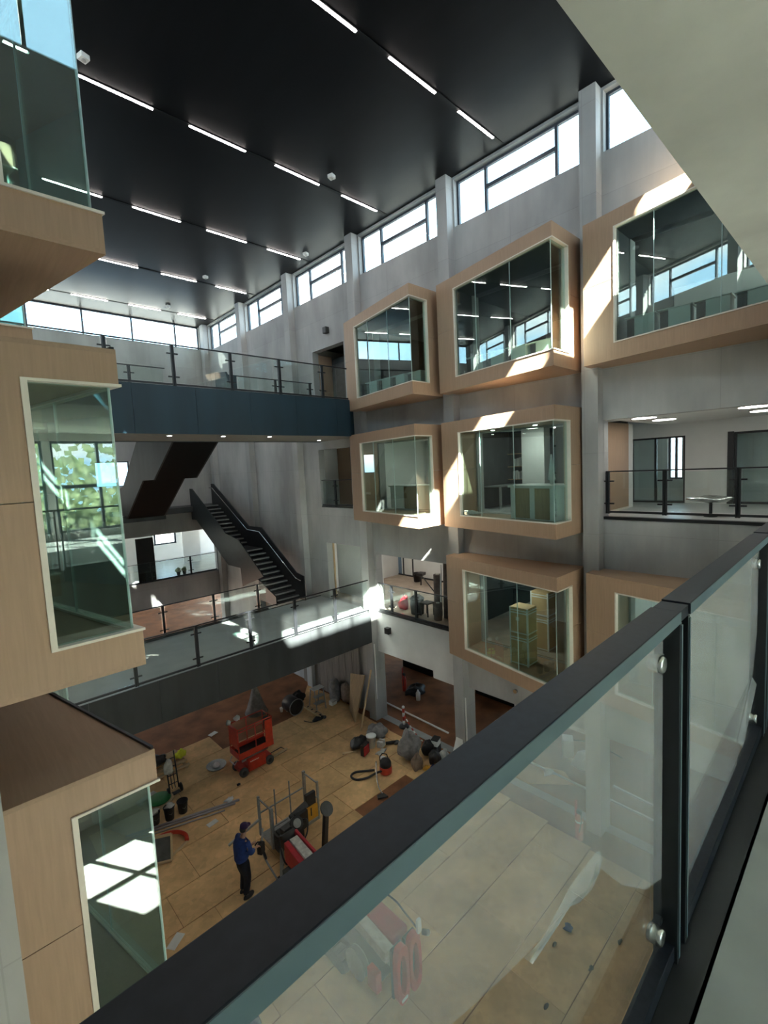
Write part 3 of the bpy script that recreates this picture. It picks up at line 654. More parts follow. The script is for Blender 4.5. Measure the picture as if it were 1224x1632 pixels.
# ------------------------------------------------------------------ ground floor: loose particle-board sheets over the brown floor
rg = random.Random(11)
rows = [(16.20, 17.38, 4.3, 6.68, 0), (15.02, 16.19, 3.0, 11.62, .9), (13.80, 15.01, 2.2, 11.62, 0), (12.58, 13.79, 1.6, 11.6, 1.3), (11.36, 12.57, 1.6, 11.55, .2),
        (10.30, 11.35, 1.6, 11.5, 1.0), (9.72, 10.29, 1.6, 7.95, .3), (8.48, 9.71, 1.4, 11.45, .7), (7.26, 8.47, 1.2, 11.4, 0), (6.04, 7.25, 1.0, 11.3, 1.5), (4.82, 6.03, 1.0, 11.2, .4), (3.60, 4.81, 1.0, 11.1, 1.1), (2.38, 3.59, 1.0, 11.1, .1)]
for y0, y1, xa, xb, off in rows:
    x = xa-off
    while x < xb:
        a, b = max(x, xa), min(x+2.44, xb); x += 2.44
        if b-a < .25: continue
        z = rg.uniform(-.002, .006); j = rg.uniform(-.012, .012)
        mb = MB().prism([(a+.006, y0+.006+j), (b-.006, y0+.006-j), (b-.006, y1-.006-j), (a+.006, y1-.006+j)], -.012, z+.003)
        finish('floor_sheet', mb, M['chip'], fl)
for poly in ([(10.1, 9.73), (11.5, 9.73), (11.5, 10.29), (10.1, 10.29)], [(10.0, 16.25), (11.65, 18.1), (11.85, 16.3), (11.75, 14.9), (10.35, 14.9)], [(12.05, 14.0), (13.15, 14.5), (13.8, 16.4), (12.1, 16.6)]):
    finish('floor_sheet', MB().prism(poly, -.012, .014), M['chip'], fl)
finish('floor_sheet', MB().prism([(12.35, 7.2), (13.2, 6.2), (13.6, 6.7), (12.7, 8.9), (12.35, 9.3)], -.012, .006), M['chip'], fl)
def paper(x, y, w, d, rz, label, name='paper_sheet'):
    t = finish(name, MB().cbox((x, y, .012), (w, d, .012), rz), M['white']); tag(t, label, 'paper', 'white papers on the boards'); return t
paper(4.83, 12.88, .30, .17, .15, 'white paper lying below the long pipes near the worker')
paper(6.86, 17.45, .32, .2, .3, 'white box lid on the brown floor behind the red lift', 'box_lid')
paper(2.80, 10.1, .36, .2, .6, 'pale paper beside the glass corner of the lowest left bay')

# ------------------------------------------------------------------ scissor lift
sl = thing('scissor_lift', 'small red scissor lift with raised guard rails on the boards', 'scissor lift', (6.92, 14.38, 0))
x0, x1, y0, y1 = 6.30, 7.56, 14.06, 14.72
finish('chassis', MB().box(x0+.05, x1-.05, y0+.10, y1-.10, .14, .30).box(x0+.30, x1-.32, y0, y1, .12, .52), M['red'], sl, .015)
finish('side_tray', B(x0+.34, x1-.36, y0-.02, y0, .16, .50), M['red'], sl)
tx = MB()
for k in range(6): tx.box(6.66+.055*k, 6.70+.055*k, y0-.026, y0-.02, .45, .475)
finish('side_marking', tx, M['white'], sl)['kind'] = 'stuff'
for x in (x0+.16, x1-.16):
    for y in (y0+.02, y1-.12):
        w_ = finish('wheel', MB().lathe((x, y, .15), [(.09, 0), (.15, .01), (.15, .09), (.09, .10)], 18, 'y'), M['rubber'], sl)
        finish('hub', MB().lathe((x, y-.006, .15), [(.02, 0), (.075, .004), (.075, .02)], 14, 'y'), M['dark'], w_)
for k in range(3):
    for s_ in (0, 1):
        y = y0+.14+.36*s_
        a, b = (x0+.15, x1-.15) if k % 2 == s_ else (x1-.15, x0+.15)
        finish('scissor_arm', MB().beam((a, y, .50+.06*k), (b, y, .56+.06*k), .04, .06), M['silver'], sl)
finish('platform', B(x0, x1, y0, y1, .66, .71), M['red'], sl); finish('platform_mat', B(x0+.04, x1-.04, y0+.04, y1-.04, .71, .72), M['dark'], sl)
for a in ((x0, x1, y0, y0+.02), (x0, x1, y1-.02, y1), (x0, x0+.02, y0+.02, y1-.02)): finish('toe_board', B(*a, .71, .86), M['red'], sl)
for x, y in ((x0+.02, y0+.02), (x1-.02, y0+.02), (x0+.02, y1-.02), (x1-.02, y1-.02), (6.93, y0+.02), (6.93, y1-.02)):
    finish('guard_post', MB().cyl((x, y, .71), (x, y, 1.66), .019, 8), M['red'], sl)
for z in (1.20, 1.66):
    for p, q in (((x0, y0+.02), (x1, y0+.02)), ((x0, y1-.02), (x1, y1-.02)), ((x0+.02, y0), (x0+.02, y1)), ((x1-.02, y0), (x1-.02, y1))):
        finish('guard_rail', MB().cyl((*p, z), (*q, z), .019, 8), M['red'], sl)
finish('gate', MB().box(x0, x0+.02, y0+.05, y1-.05, 1.0, 1.62), M['red'], sl)
finish('control_box', MB().box(x1-.16, x1-.02, y0+.02, y0+.34, 1.15, 1.58), M['dark'], sl, .01); finish('control_panel', B(x1-.28, x1-.03, y0-.004, y0+.02, .74, 1.6), M['red'], sl)
finish('control_lever', MB().cyl((x1-.1, y0+.15, 1.58), (x1-.06, y0+.15, 1.72), .014), M['dark'], sl)
finish('step', MB().tube([(x0-.02, 14.2, .62), (x0-.1, 14.2, .5), (x0-.1, 14.55, .5), (x0-.02, 14.55, .62)], .014, 6), M['silver'], sl)
tag(finish('cleaning_rag', MB().blob((6.28, 14.62, 1.74), (.08, .07, .09), 4, .2, 10, 7), M['dirty_white']), 'white rag hung over the corner of the red lift rails', 'rag')
tag(finish('white_tub', MB().blob((6.62, 14.70, 1.73), (.11, .08, .10), 5, .15, 10, 7), M['white']), 'white crumpled bag hung on the back rail of the red lift', 'bag')
tag(finish('door_mat', MB().tube([(7.62, 14.3, .03), (8.2, 14.35, .03), (8.15, 14.65, .03), (7.64, 14.6, .03)], .015, 6, True), M['dark']), 'thin dark frame lying behind the right wheel of the red lift', 'frame')
tag(finish('timber_batten', MB().beam((7.62, 14.28, .08), (8.22, 14.35, .08), .07, .04), M['timber']), 'short pale batten sticking out behind the red scissor lift', 'batten')

# ------------------------------------------------------------------ tracked boom lift with silver basket
bl = thing('boom_lift', 'red tracked boom lift with folded arm and open silver basket', 'boom lift', (5.45, 8.2, 0), 0)
bk = bl
bx0, bx1, by0, by1 = 5.35, 6.76, 10.35, 11.0
finish('basket_floor', B(bx0, bx1, by0, by1, .38, .43), M['silver'], bk)
for x, y, w_ in ((bx0, by0, .075), (bx0, by1, .055), (bx1, by0, .05), (bx1, by1, .07)): finish('basket_post', B(x-w_/2, x+w_/2, y-w_/2, y+w_/2, .4, 1.47), M['silver'], bk)
for x in (5.82, 6.28): finish('basket_bar', B(x-.014, x+.014, by1-.014, by1+.014, .43, 1.42), M['silver'], bk)
for z, p, q in ((1.42, (bx0, by1), (bx0, by0)), (1.0, (bx0, by1), (bx1, by1)), (1.42, (bx1, by1), (bx1, by0)), (.46, (bx0, by0), (bx1, by0)), (1.05, (6.2, by0), (bx1, by0)), (.95, (bx0, by0), (5.8, by0))):
    finish('basket_rail', MB().beam((*p, z), (*q, z), .03, .03), M['silver'], bk)
finish('control_console', MB().cbox((6.5, by0-.02, 1.12), (.3, .1, .34)), M['dark'], bk, .01)
finish('document_box', MB().cbox((6.48, by0-.06, .78), (.36, .14, .36)), M['yellow'], bk, .01); finish('box_strap', MB().cbox((6.44, by0-.135, .84), (.03, .012, .22), .2), M['dark'], bk)
finish('rotator', MB().cyl((5.85, by0-.06, .95), (6.35, by0-.06, 1.08), .085, 14), M['rubber'], bk)
ds = finish('swivel_disc', MB().cyl((5.9, by0-.16, .86), (5.9, by0-.26, .90), .15, 20), M['dark'], bk); finish('swivel_cap', MB().cyl((5.9, by0-.26, .895), (5.9, by0-.275, .90), .10, 20), M['silver'], ds)
finish('hydraulic_block', MB().cbox((5.72, 10.12, .70), (.62, .34, .34)), M['dark'], bk, .01)
finish('knuckle', MB().cyl((5.28, 9.78, .92), (5.66, 9.78, .92), .15, 16), M['dark'], bk)
finish('knuckle_arm', MB().beam((5.46, 9.8, .9), (5.62, 10.3, .62), .2, .16), M['rubber'], bk)
finish('gear_cover', MB().cyl((5.80, 9.98, 1.0), (5.80, 9.90, 1.06), .17, 20), M['dark'], bk); finish('gear_cap', MB().cyl((5.80, 9.90, 1.06), (5.80, 9.885, 1.072), .105, 20), M['silver'], bk)
finish('cable_loop', MB().hose([(5.5, 10.1, .8), (5.3, 9.9, 1.0), (5.2, 9.7, .8), (5.25, 9.6, .5), (5.45, 9.7, .35)], .02, 6), M['dark'], bk)
finish('cable_loop', MB().hose([(5.95, 10.1, .9), (6.05, 9.85, 1.05), (5.9, 9.6, .95), (5.7, 9.5, .85)], .02, 6), M['dark'], bk)
finish('control_block', MB().cbox((6.1, 10.2, .82), (.34, .2, .46), .1), M['dark'], bk, .01)
finish('valve_bank', MB().cbox((5.62, 10.02, .98), (.4, .18, .16), .1), M['rubber'], bk, .01)
finish('hydraulic_block', MB().cbox((5.52, 10.25, .60), (.32, .26, .42)), M['rubber'], bk, .01)
for k in range(5):
    finish('hydraulic_hose', MB().hose([(5.5+.09*k, 10.2, .75), (5.45+.1*k, 9.9, .95-.05*k), (5.4+.07*k, 9.6, .8), (5.42+.05*k, 9.2, .75)], .016, 6), M['dark'], bk)
# body, boom and covers
finish('undercarriage', MB().box(5.08, 5.68, 6.2, 9.5, .22, .52), M['rubber'], bl, .02)
for x in (4.84, 5.68):
    tk = MB().prism_x([(7.0, .02), (8.35, .02), (8.5, .14), (8.42, .36), (6.95, .36), (6.85, .14)], x, x+.24)
    to = finish('track', tk, M['rubber'], bl, .03)
    for k in range(9): finish('track_pad', B(x-.01, x+.25, 6.93+.17*k, 7.01+.17*k, .33, .378), M['dark'], to)
finish('boom', MB().beam((5.44, 9.50, 1.02), (5.20, 5.95, .98), .20, .22), M['dirty_white'], bl)
finish('boom', MB().beam((5.45, 9.3, .74), (5.40, 6.0, .74), .26, .24), M['silver'], bl)
finish('side_cover', MB().add([(5.20, 9.55, .62), (5.10, 7.9, .55), (5.10, 7.9, 1.0), (5.20, 9.55, 1.10), (5.33, 9.55, .62), (5.28, 7.9, .55), (5.28, 7.9, 1.0), (5.33, 9.55, 1.10)],
       [(0, 1, 2, 3), (7, 6, 5, 4), (3, 2, 6, 7), (0, 4, 5, 1), (0, 3, 7, 4), (1, 5, 6, 2)]), M['crimson'], bl, .02)
finish('side_cover', MB().beam((5.62, 9.7, .98), (5.60, 8.2, .86), .07, .30), M['crimson'], bl, .02)
finish('engine_cover', MB().box(5.42, 5.86, 6.1, 7.7, .50, .98), M['crimson'], bl, .05)
finish('battery_cover', MB().box(5.60, 5.98, 6.3, 7.9, .46, .74), M['rubber'], bl, .04)
finish('cable_reel', MB().lathe((4.86, 6.6, .52), [(.06, 0), (.27, .02), (.27, .05), (.12, .06), (.12, .13), (.27, .14), (.27, .17), (.06, .19)], 20, 'x'), M['silver'], bl)
finish('red_valve_block', MB().cbox((5.02, 6.2, .45), (.14, .26, .4)), M['red'], bl, .02)
def slot_plate(x):
    mb = MB(); outer = []; inner = []
    for k in range(20):
        t = 2*math.pi*k/20; outer.append((x+.155*math.copysign(abs(math.cos(t))**.6, math.cos(t)), .68+.56*math.copysign(abs(math.sin(t))**.6, math.sin(t))))
        inner.append((x+.085*math.cos(t), .68+.40*math.sin(t)))
    V = [(a, y, b) for y in (5.70, 5.82) for ring in (outer, inner) for a, b in ring]; n = 20
    F = []
    for k in range(n):
        j = (k+1) % n; F += [(k, j, n+j, n+k), (2*n+j, 2*n+k, 3*n+k, 3*n+j), (k, 2*n+k, 2*n+j, j), (n+j, 3*n+j, 3*n+k, n+k)]
    return mb.add(V, F)
finish('end_recess', MB().box(5.16, 5.44, 5.84, 5.9, .2, 1.15).box(5.49, 5.77, 5.84, 5.9, .2, 1.15), M['dark'], bl)
for x in (5.30, 5.63): finish('end_plate', slot_plate(x), M['red'], bl)
finish('label_plate', MB().cbox((5.30, 5.694, .22), (.15, .006, .06)), M['white'], bl)
finish('rear_light', MB().cbox((5.74, 5.70, 1.34), (.10, .06, .26)), M['white'], bl, .01)
finish('rear_knob', MB().cyl((5.80, 5.66, 1.2), (5.9, 5.6, 1.14), .05), M['dark'], bl)
finish('hydraulic_hose', MB().hose([(5.95, 7.5, .8), (6.02, 7.1, .95), (6.1, 6.7, .9), (5.95, 6.3, 1.05), (5.78, 5.8, 1.2)], .02, 6), M['dark'], bl)
# outriggers
og = finish('outrigger', MB().beam((6.24, 9.42, .25), (6.22, 9.22, 1.42), .11, .11), M['dark'], bl); finish('foot_pad', MB().cyl((6.21, 9.18, 1.58), (6.22, 9.14, 1.62), .17, 18), M['rubber'], og); finish('foot_stem', MB().cyl((6.22, 9.22, 1.40), (6.21, 9.18, 1.60), .035), M['silver'], og)
finish('outrigger_bracket', MB().beam((5.6, 9.3, .42), (6.24, 9.42, .34), .10, .12), M['rubber'], bl)
og = finish('outrigger', MB().beam((5.42, 10.05, .62), (5.20, 9.75, .10), .09, .09), M['silver'], bl)
for k in range(4): finish('hazard_band', MB().beam((5.395-.05*k, 10.015-.07*k, .54-.12*k), (5.38-.05*k, 9.995-.07*k, .505-.12*k), .095, .095), M['white' if k % 2 else 'dark'], og)
finish('foot_pad', MB().cyl((5.18, 9.73, .0), (5.18, 9.73, .06), .14, 16), M['dark'], og)
finish('outrigger', MB().beam((5.62, 7.6, .55), (5.95, 7.25, 1.1), .10, .10), M['rubber'], bl)
finish('grab_bar', MB().hose([(5.36, 10.9, .62), (5.15, 10.55, .6), (5.0, 10.2, .5), (5.08, 9.75, .1)], .022, 8), M['silver'], bl)
finish('brace_strut', MB().beam((5.38, 10.98, .86), (4.62, 11.35, .35), .05, .05), M['silver'], bl)

# ------------------------------------------------------------------ the worker
wk = thing('person', 'person in blue jumper, purple cap and dark trousers working beside the silver basket', 'person', (4.36, 10.03, 0), .12)
def skin(name, pts, edges, m, root, sub=2):
    me = bpy.data.meshes.new(name); me.from_pydata([p[:3] for p in pts], edges, []); me.update(); me.materials.append(m)
    o = bpy.data.objects.new(name, me); COL.objects.link(o); o.parent = wk
    k = o.modifiers.new('skin', 'SKIN'); k.use_smooth_shade = True
    for i, p in enumerate(pts):
        v = me.skin_vertices[0].data[i]; v.radius = (p[3], p[4] if len(p) > 4 else p[3]); v.use_root = (i == root)
    q = o.modifiers.new('sub', 'SUBSURF'); q.levels = sub; q.render_levels = sub
    return o
pts = [(0, 0, .96, .09, .075), (.02, 0, 1.12, .09, .08), (.03, 0, 1.32, .10, .08), (.07, 0, 1.45, .055), (.10, 0, 1.53, .052), (.125, 0, 1.60, .080, .075), (.13, 0, 1.66, .078, .074), (.125, 0, 1.71, .055)]
E_ = [(i, i+1) for i in range(7)]
def chain(start, lst):
    k = start
    for p in lst: pts.append(p); E_.append((k, len(pts)-1)); k = len(pts)-1
    return k
for s_, kn in ((1, .10), (-1, -.02)):
    chain(0, [(.01, .095*s_, .84, .06), (.06+kn*.3, .10*s_, .48, .05), (-.02+kn*.4, .10*s_, .10, .04), (.12+kn*.4, .115*s_, .045, .032)])
hand = []
for s_, hx, hy, hz in ((1, .40, .10, 1.02), (-1, .36, -.10, 1.05)):
    k = chain(2, [(.05, .17*s_, 1.37, .045), (.10, .23*s_, 1.13, .042), (hx-.08, hy, hz, .033), (hx, hy, hz, .034, .022)])
    hand.append((hx, hy, hz))
    for f in range(4):
        oy = (f-1.5)*.020; chain(k, [(hx+.045, hy+oy, hz-.006, .010), (hx+.075-.006*abs(f-1.3), hy+oy, hz-.030, .009), (hx+.07, hy+oy, hz-.058+.004*abs(f-1.3), .008)])
    chain(k, [(hx+.012, hy-.036*s_, hz-.006, .011), (hx+.04, hy-.046*s_, hz-.03, .0095)])
skin('body', pts, E_, M['skin'], 0)
fm_ = MB().blob((.205, 0, 1.595), (.020, .016, .022), 1, 0, 8, 6, False); finish_local = lambda n, mb, m: (lambda o: (setattr(o, 'parent', wk), o)[1])(finish(n, mb, m))
finish_local('nose', fm_, M['skin'])
for s_ in (1, -1):
    finish_local('eye', MB().blob((.192, .03*s_, 1.622), (.010, .013, .009), 1, 0, 8, 6, False), M['dark']); finish_local('ear', MB().blob((.12, .078*s_, 1.61), (.02, .010, .03), 1, 0, 8, 6, False), M['skin'])
finish_local('mouth', MB().blob((.196, 0, 1.562), (.008, .022, .006), 1, 0, 8, 6, False), M['crimson'])
finish_local('hair', MB().blob((.095, 0, 1.625), (.085, .083, .075), 2, .05, 12, 8, False), M['dark'])
finish_local('cap', MB().lathe((.125, 0, 1.655), [(.092, 0), (.096, .03), (.085, .07), (.05, .098), (.01, .105)], 18).prism([(.19, -.07), (.27, -.055), (.295, 0), (.27, .055), (.19, .07)], 1.652, 1.664), M['purple'])
J_ = [(0, 0, .86, .19, .155), (.0, 0, 1.06, .19, .155), (.02, 0, 1.27, .205, .16), (.05, 0, 1.39, .16, .125), (.07, 0, 1.46, .075)]
JE = [(0, 1), (1, 2), (2, 3), (3, 4)]
for s_ in (1, -1):
    n0 = len(J_); hx, hy, hz = hand[0 if s_ > 0 else 1]
    J_ += [(.05, .18*s_, 1.375, .095), (.10, .235*s_, 1.13, .075), ((.10+hx-.10)/2+.02, (.235*s_+hy)/2, (1.13+hz)/2, .060), (hx-.11, hy+.02*s_, hz+.005, .052)]
    JE += [(2, n0), (n0, n0+1), (n0+1, n0+2), (n0+2, n0+3)]
skin('jumper', J_, JE, M['bluecloth'], 0)
T_ = [(0, 0, .98, .155, .125), (.0, 0, .84, .155, .13)]; TE = [(0, 1)]
for s_, kn in ((1, .10), (-1, -.02)):
    n0 = len(T_); T_ += [(.02, .095*s_, .74, .115), (.06+kn*.3, .10*s_, .48, .09), (.02+kn*.35, .10*s_, .28, .078), (-.02+kn*.4, .10*s_, .10, .068)]
    TE += [(1, n0), (n0, n0+1), (n0+1, n0+2), (n0+2, n0+3)]
skin('trousers', T_, TE, M['navy'], 0)
for s_, kn in ((1, .10), (-1, -.02)):
    finish_local('trouser_stripe', MB().tube([(.03, .175*s_, .74), (.06+kn*.3, .172*s_, .5), (.02+kn*.35, .163*s_, .3), (-.01+kn*.4, .155*s_, .14)], .009, 6), M['silver'])
    finish_local('boot', MB().blob((.05+kn*.4, .108*s_, .055), (.145, .058, .075), 3, .02, 14, 8), M['dark'])
tl = thing('cordless_tool', 'dark boxy power tool held by the person in blue', 'power tool', (4.82, 10.05, .8), .2)
finish('tool_body', MB().cbox((4.86, 10.04, .90), (.17, .13, .25), .5), M['dark'], tl, .02); finish('handle', MB().tube([(4.74, 10.10, 1.0), (4.80, 10.08, 1.06), (4.88, 10.04, 1.04)], .018, 8), M['dark'], tl)
finish('nozzle', MB().cyl((4.90, 10.0, .80), (4.93, 9.96, .62), .03, 10), M['dark'], tl); finish('label', MB().cbox((4.83, 9.975, .92), (.05, .004, .05), .5), M['dirty_white'], tl)

# ------------------------------------------------------------------ tools and materials left of the lift
ct = thing('hand_truck', 'dark hand truck carrying a white sack, its two wheels toward the viewer', 'hand truck', (4.57, 15.05, 0))
for x in (4.38, 4.76): finish('wheel', MB().lathe((x-.03, 15.02, .13), [(.05, 0), (.13, .01), (.13, .05), (.05, .06)], 16, 'x'), M['dark'], ct)
for x in (4.43, 4.71): finish('upright', MB().cyl((x, 15.08, .12), (x, 15.28, 1.25), .02, 8), M['dark'], ct)
for z in (.3, .55, .8, 1.05): finish('crossbar', MB().cyl((4.43, 15.08+.177*(z-.12), z), (4.71, 15.08+.177*(z-.12), z), .014, 6), M['dark'], ct)
for x in (4.52, 4.61): finish('strut', MB().cyl((x, 15.10, .14), (x, 15.23, .85), .012, 6), M['dark'], ct)
finish('toe_plate', B(4.48, 4.72, 14.94, 15.1, .012, .03), M['dark'], ct)
tag(finish('white_sack', MB().blob((4.45, 15.07, .86), (.14, .11, .27), 8, .14), M['dirty_white']), 'white sack tied over the dark hand truck', 'sack')
pl = thing('pallet', 'low stack of battens and boards behind the hand truck', 'pallet', (4.9, 16.75, 0))
for k in range(5): finish('batten', MB().beam((4.1, 16.12+.24*k, .07+.03*(k % 2)), (5.45, 16.14+.24*k, .07+.03*(k % 2)), .09, .05), M['timber'], pl)
for x in (4.2, 4.8, 5.35): finish('bearer', B(x-.04, x+.04, 16.05, 17.2, .0, .045), M['timber'], pl)
finish('board', MB().cbox((4.95, 16.95, .145), (.9, .5, .03), .1), M['ply'], pl)
tag(finish('hi_vis_vest', MB().blob((5.35, 16.62, .24), (.20, .13, .15), 12, .22), M['hivis']), 'crumpled fluorescent yellow vest on the batten stack', 'vest')
tag(finish('dark_bundle', MB().blob((4.55, 16.85, .25), (.42, .25, .16), 13, .2), M['dark']), 'dark heap of gear on the batten stack, against the brown roof edge', 'heap')
tag(finish('grey_bundle', MB().blob((4.2, 16.3, .22), (.16, .13, .13), 15, .2), M['dirty_white']), 'pale bundle at the left end of the batten stack', 'bundle')
rl = thing('saw_board', 'pale round edged board with a bright green tray beside the black buckets', 'board', (4.05, 15.0, 0))
finish('board', MB().lathe((4.05, 14.98, .02), [(.42, 0), (.44, .02), (.42, .05)], 20), M['timber'], rl); finish('green_tray', MB().lathe((4.08, 14.95, .07), [(.27, 0), (.33, .05), (.30, .09), (.05, .06)], 18), M['green'], rl)
finish('board', MB().cbox((3.85, 15.35, .05), (.6, .3, .04), .3), M['dirty_white'], rl)
def bucket(x, y, r, h, m, label, grp=None, lid=False):
    t = thing('bucket', label, 'bucket', (x, y, 0), 0, grp)
    finish('body', MB().lathe((x, y, .012), [(r*.78, 0), (r, h), (r*1.06, h), (r*1.06, h-.03), (r*.94, h-.02), (r*.74, .03)], 18), M[m], t)
    finish('handle', MB().tube([(x-r, y, h-.02), (x-r*.7, y-r*.5, h-.12), (x, y-r*1.1, h-.16), (x+r*.7, y-r*.5, h-.12), (x+r, y, h-.02)], .006, 6), M['silver'], t)
    if lid: finish('lid', MB().lathe((x, y, h), [(r*1.08, 0), (r*1.08, .02), (r*.6, .028), (.02, .03)], 18), M['white'], t)
    return t
bucket(4.04, 13.98, .15, .38, 'dark', 'black bucket with a rag inside, left one of the pair', 'black buckets')
bucket(4.42, 13.98, .15, .36, 'dark', 'empty black bucket, right one of the pair by the pipes', 'black buckets')
bucket(3.68, 14.1, .14, .33, 'dark', 'black bucket half behind the glass corner of the lowest bay', 'black buckets')
tag(finish('rag', MB().blob((4.06, 13.97, .42), (.12, .10, .07), 3, .25, 10, 7, False), M['dirty_white']), 'grey white rag stuffed in the left black bucket', 'rag')
tag(finish('rag', MB().blob((3.66, 14.1, .37), (.12, .10, .07), 6, .25, 10, 7, False), M['dirty_white']), 'pale rag on the bucket beside the bay glass', 'rag')
for k, (dy, lab, r, e) in enumerate(((0, 'long pale pipe lying nearest the buckets', .035, 0), (-.13, 'long pale pipe in the middle of the three on the boards', .03, .15), (-.25, 'long thin grey pipe nearest the white paper', .022, .5))):
    tag(finish('pipe', MB().cyl((2.9, 14.13+dy, r+.012), (5.8-e, 13.17+dy*.35, r+.012), r, 10), M['pipe_grey']), lab, 'pipe', 'long pipes on the boards')
tag(finish('plastic_scrap', MB().blob((5.55, 13.32, .10), (.14, .08, .07), 9, .25, 10, 7), M['white']), 'white plastic scrap at the far tip of the long pipes', 'scrap')
tag(finish('red_duct', MB().hose([(3.35, 13.42, .05), (3.7, 13.35, .09), (3.95, 13.15, .12), (4.08, 12.9, .10), (4.05, 12.72, .06)], .055, 10), M['red']), 'curved red duct end beside the tilted tray', 'duct')
tr_ = thing('tilted_tray', 'dark tray with a pale wooden rim tipped against the bay', 'tray', (3.4, 12.6, 0))
P4 = [Vector(p) for p in ((3.0, 12.85, .62), (3.62, 12.55, .60), (3.52, 12.35, .05), (2.95, 12.6, .08))]
finish('tray_face', MB().add([p for p in P4]+[p+Vector((.02, .05, -.01)) for p in P4], [(0, 1, 2, 3), (7, 6, 5, 4), (0, 4, 5, 1), (1, 5, 6, 2), (2, 6, 7, 3), (3, 7, 4, 0)]), M['rubber'], tr_)
for a, b in ((0, 1), (1, 2), (2, 3)): finish('rim', MB().beam(P4[a]-Vector((0, .01, 0)), P4[b]-Vector((0, .01, 0)), .05, .05), M['timber'], tr_)
tag(finish('timber_batten', MB().beam((3.5, 12.45, .04), (4.05, 12.72, .03), .06, .04), M['timber']), 'short batten joining the tilted tray to the red duct', 'batten')
ld = thing('lamp_shade', 'round grey lamp shade upside down on the boards left of the red lift', 'lamp', (6.04, 15.3, 0))
finish('shade', MB().lathe((6.04, 15.3, .01), [(.12, 0), (.30, .05), (.33, .10), (.31, .10), (.14, .03)], 22), M['silver'], ld); finish('socket', MB().blob((6.04, 15.3, .10), (.12, .12, .08), 3, .05, 12, 8), M['white'], ld)
tag(finish('dust_sheet', MB().lathe((8.85, 17.72, .0), [(.48, 0), (.36, .25), (.24, .6), (.12, 1.0), (.01, 1.25)], 12), M['greycloth']), 'tall pointed grey dust sheet heap under the lower footbridge', 'dust sheet')
tag(finish('debris_stone', MB().blob((6.12, 13.86, .04), (.06, .05, .04), 2, .2, 8, 6), M['dark']), 'small black lump in front of the red lift wheel', 'debris')

# ------------------------------------------------------------------ back of the ground floor by the first column
bn = thing('drum', 'black drum lying on its side with its open end toward the viewer', 'drum', (9.95, 16.5, 0))
finish('barrel', MB().lathe((9.85, 16.2, .33), [(.30, 0), (.32, .02), (.32, .62), (.26, .66)], 22, 'y'), M['dark'], bn); finish('rim', MB().tube([(9.85+.325*math.cos(t), 16.19, .33+.325*math.sin(t)) for t in [k*math.pi/10 for k in range(20)]], .018, 6, True), M['silver'], bn)
for k, (x, y, z) in enumerate(((9.75, 16.75, .10), (9.55, 16.9, .09), (9.95, 17.05, .09))):
    tag(finish('white_cup', MB().lathe((x, y, .0), [(.05, 0), (.07, z*2), (.06, z*2)], 10), M['white']), ['white cup just left of the black drum', 'outermost white cup left of the black drum', 'white cup behind the black drum'][k], 'cup', 'cups by the drum')
tag(finish('dark_bundle', MB().blob((10.5, 17.2, .13), (.36, .2, .24), 22, .22), M['dark']), 'dark pile of straps behind the drum and step stool', 'heap')
ss = thing('step_stool', 'grey metal step stool with a white slotted top', 'step stool', (10.75, 16.0, 0))
for x in (10.52, 10.96):
    for y, yt in ((15.72, 15.85), (16.3, 16.12)): finish('leg', MB().beam((x, y, .0), (x, yt, .88), .035, .035), M['silver'], ss)
for z in (.28, .56): finish('step', B(10.52, 10.96, 15.72+.1*z, 15.98, z, z+.03), M['silver'], ss)
for k in range(4): finish('top_slat', B(10.48, 11.0, 15.82+.085*k, 15.885+.085*k, .88, .91), M['white'], ss)
tr2 = thing('trestle_tool', 'pale and black wheeled tool lying tilted in front of the step stool', 'tool', (10.15, 15.4, 0))
for o_ in (0, .16): finish('side_bar', MB().beam((9.92+o_, 15.75, .48), (10.28+o_, 15.15, .10), .05, .06), M['timber'], tr2)
for k in range(4): finish('crossbar', MB().beam((9.95+.09*k, 15.68-.15*k, .44-.09*k), (10.1+.09*k, 15.68-.15*k, .44-.09*k), .03, .03), M['dark'], tr2)
finish('base', MB().blob((10.2, 15.2, .07), (.28, .14, .07), 4, .1), M['dark'], tr2); finish('wheel', MB().lathe((10.42, 15.05, .07), [(.03, 0), (.07, .01), (.07, .04), (.03, .05)], 12, 'y'), M['rubber'], tr2)
tag(finish('cable', MB().hose([(9.75, 15.55, .02), (9.85, 15.3, .02), (10.05, 15.15, .02), (10.4, 15.2, .02), (10.5, 15.4, .02)], .015, 6), M['dark']), 'thin dark cable curled round the tilted tool', 'cable')
cb = thing('carton', 'small white carton on the floor right of the step stool', 'carton', (11.35, 15.75, 0)); finish('box', MB().cbox((11.35, 15.75, .11), (.28, .2, .19), .1), M['white'], cb, .006); finish('flap', MB().cbox((11.35, 15.64, .19), (.27, .1, .01), .1), M['dirty_white'], cb)
tag(finish('cloth_roll', MB().lathe((11.62, 15.95, .0), [(.20, 0), (.24, .2), (.22, .7), (.15, .95), (.02, 1.0)], 14), M['greycloth']), 'upright pale topped sack against the board wall', 'sack')
tag(finish('cloth_roll', MB().blob((11.76, 15.3, .45), (.20, .30, .48), 31, .1), M['tan']), 'brown bulging sack beside the first column', 'sack')
for k in range(9):
    x = 11.90-.002*k
    finish('wall_sheet', B(x, x+.055, 14.55+.46*k, 14.99+.46*k, .0, 3.05), M['greyboard'], None)['kind'] = 'structure'
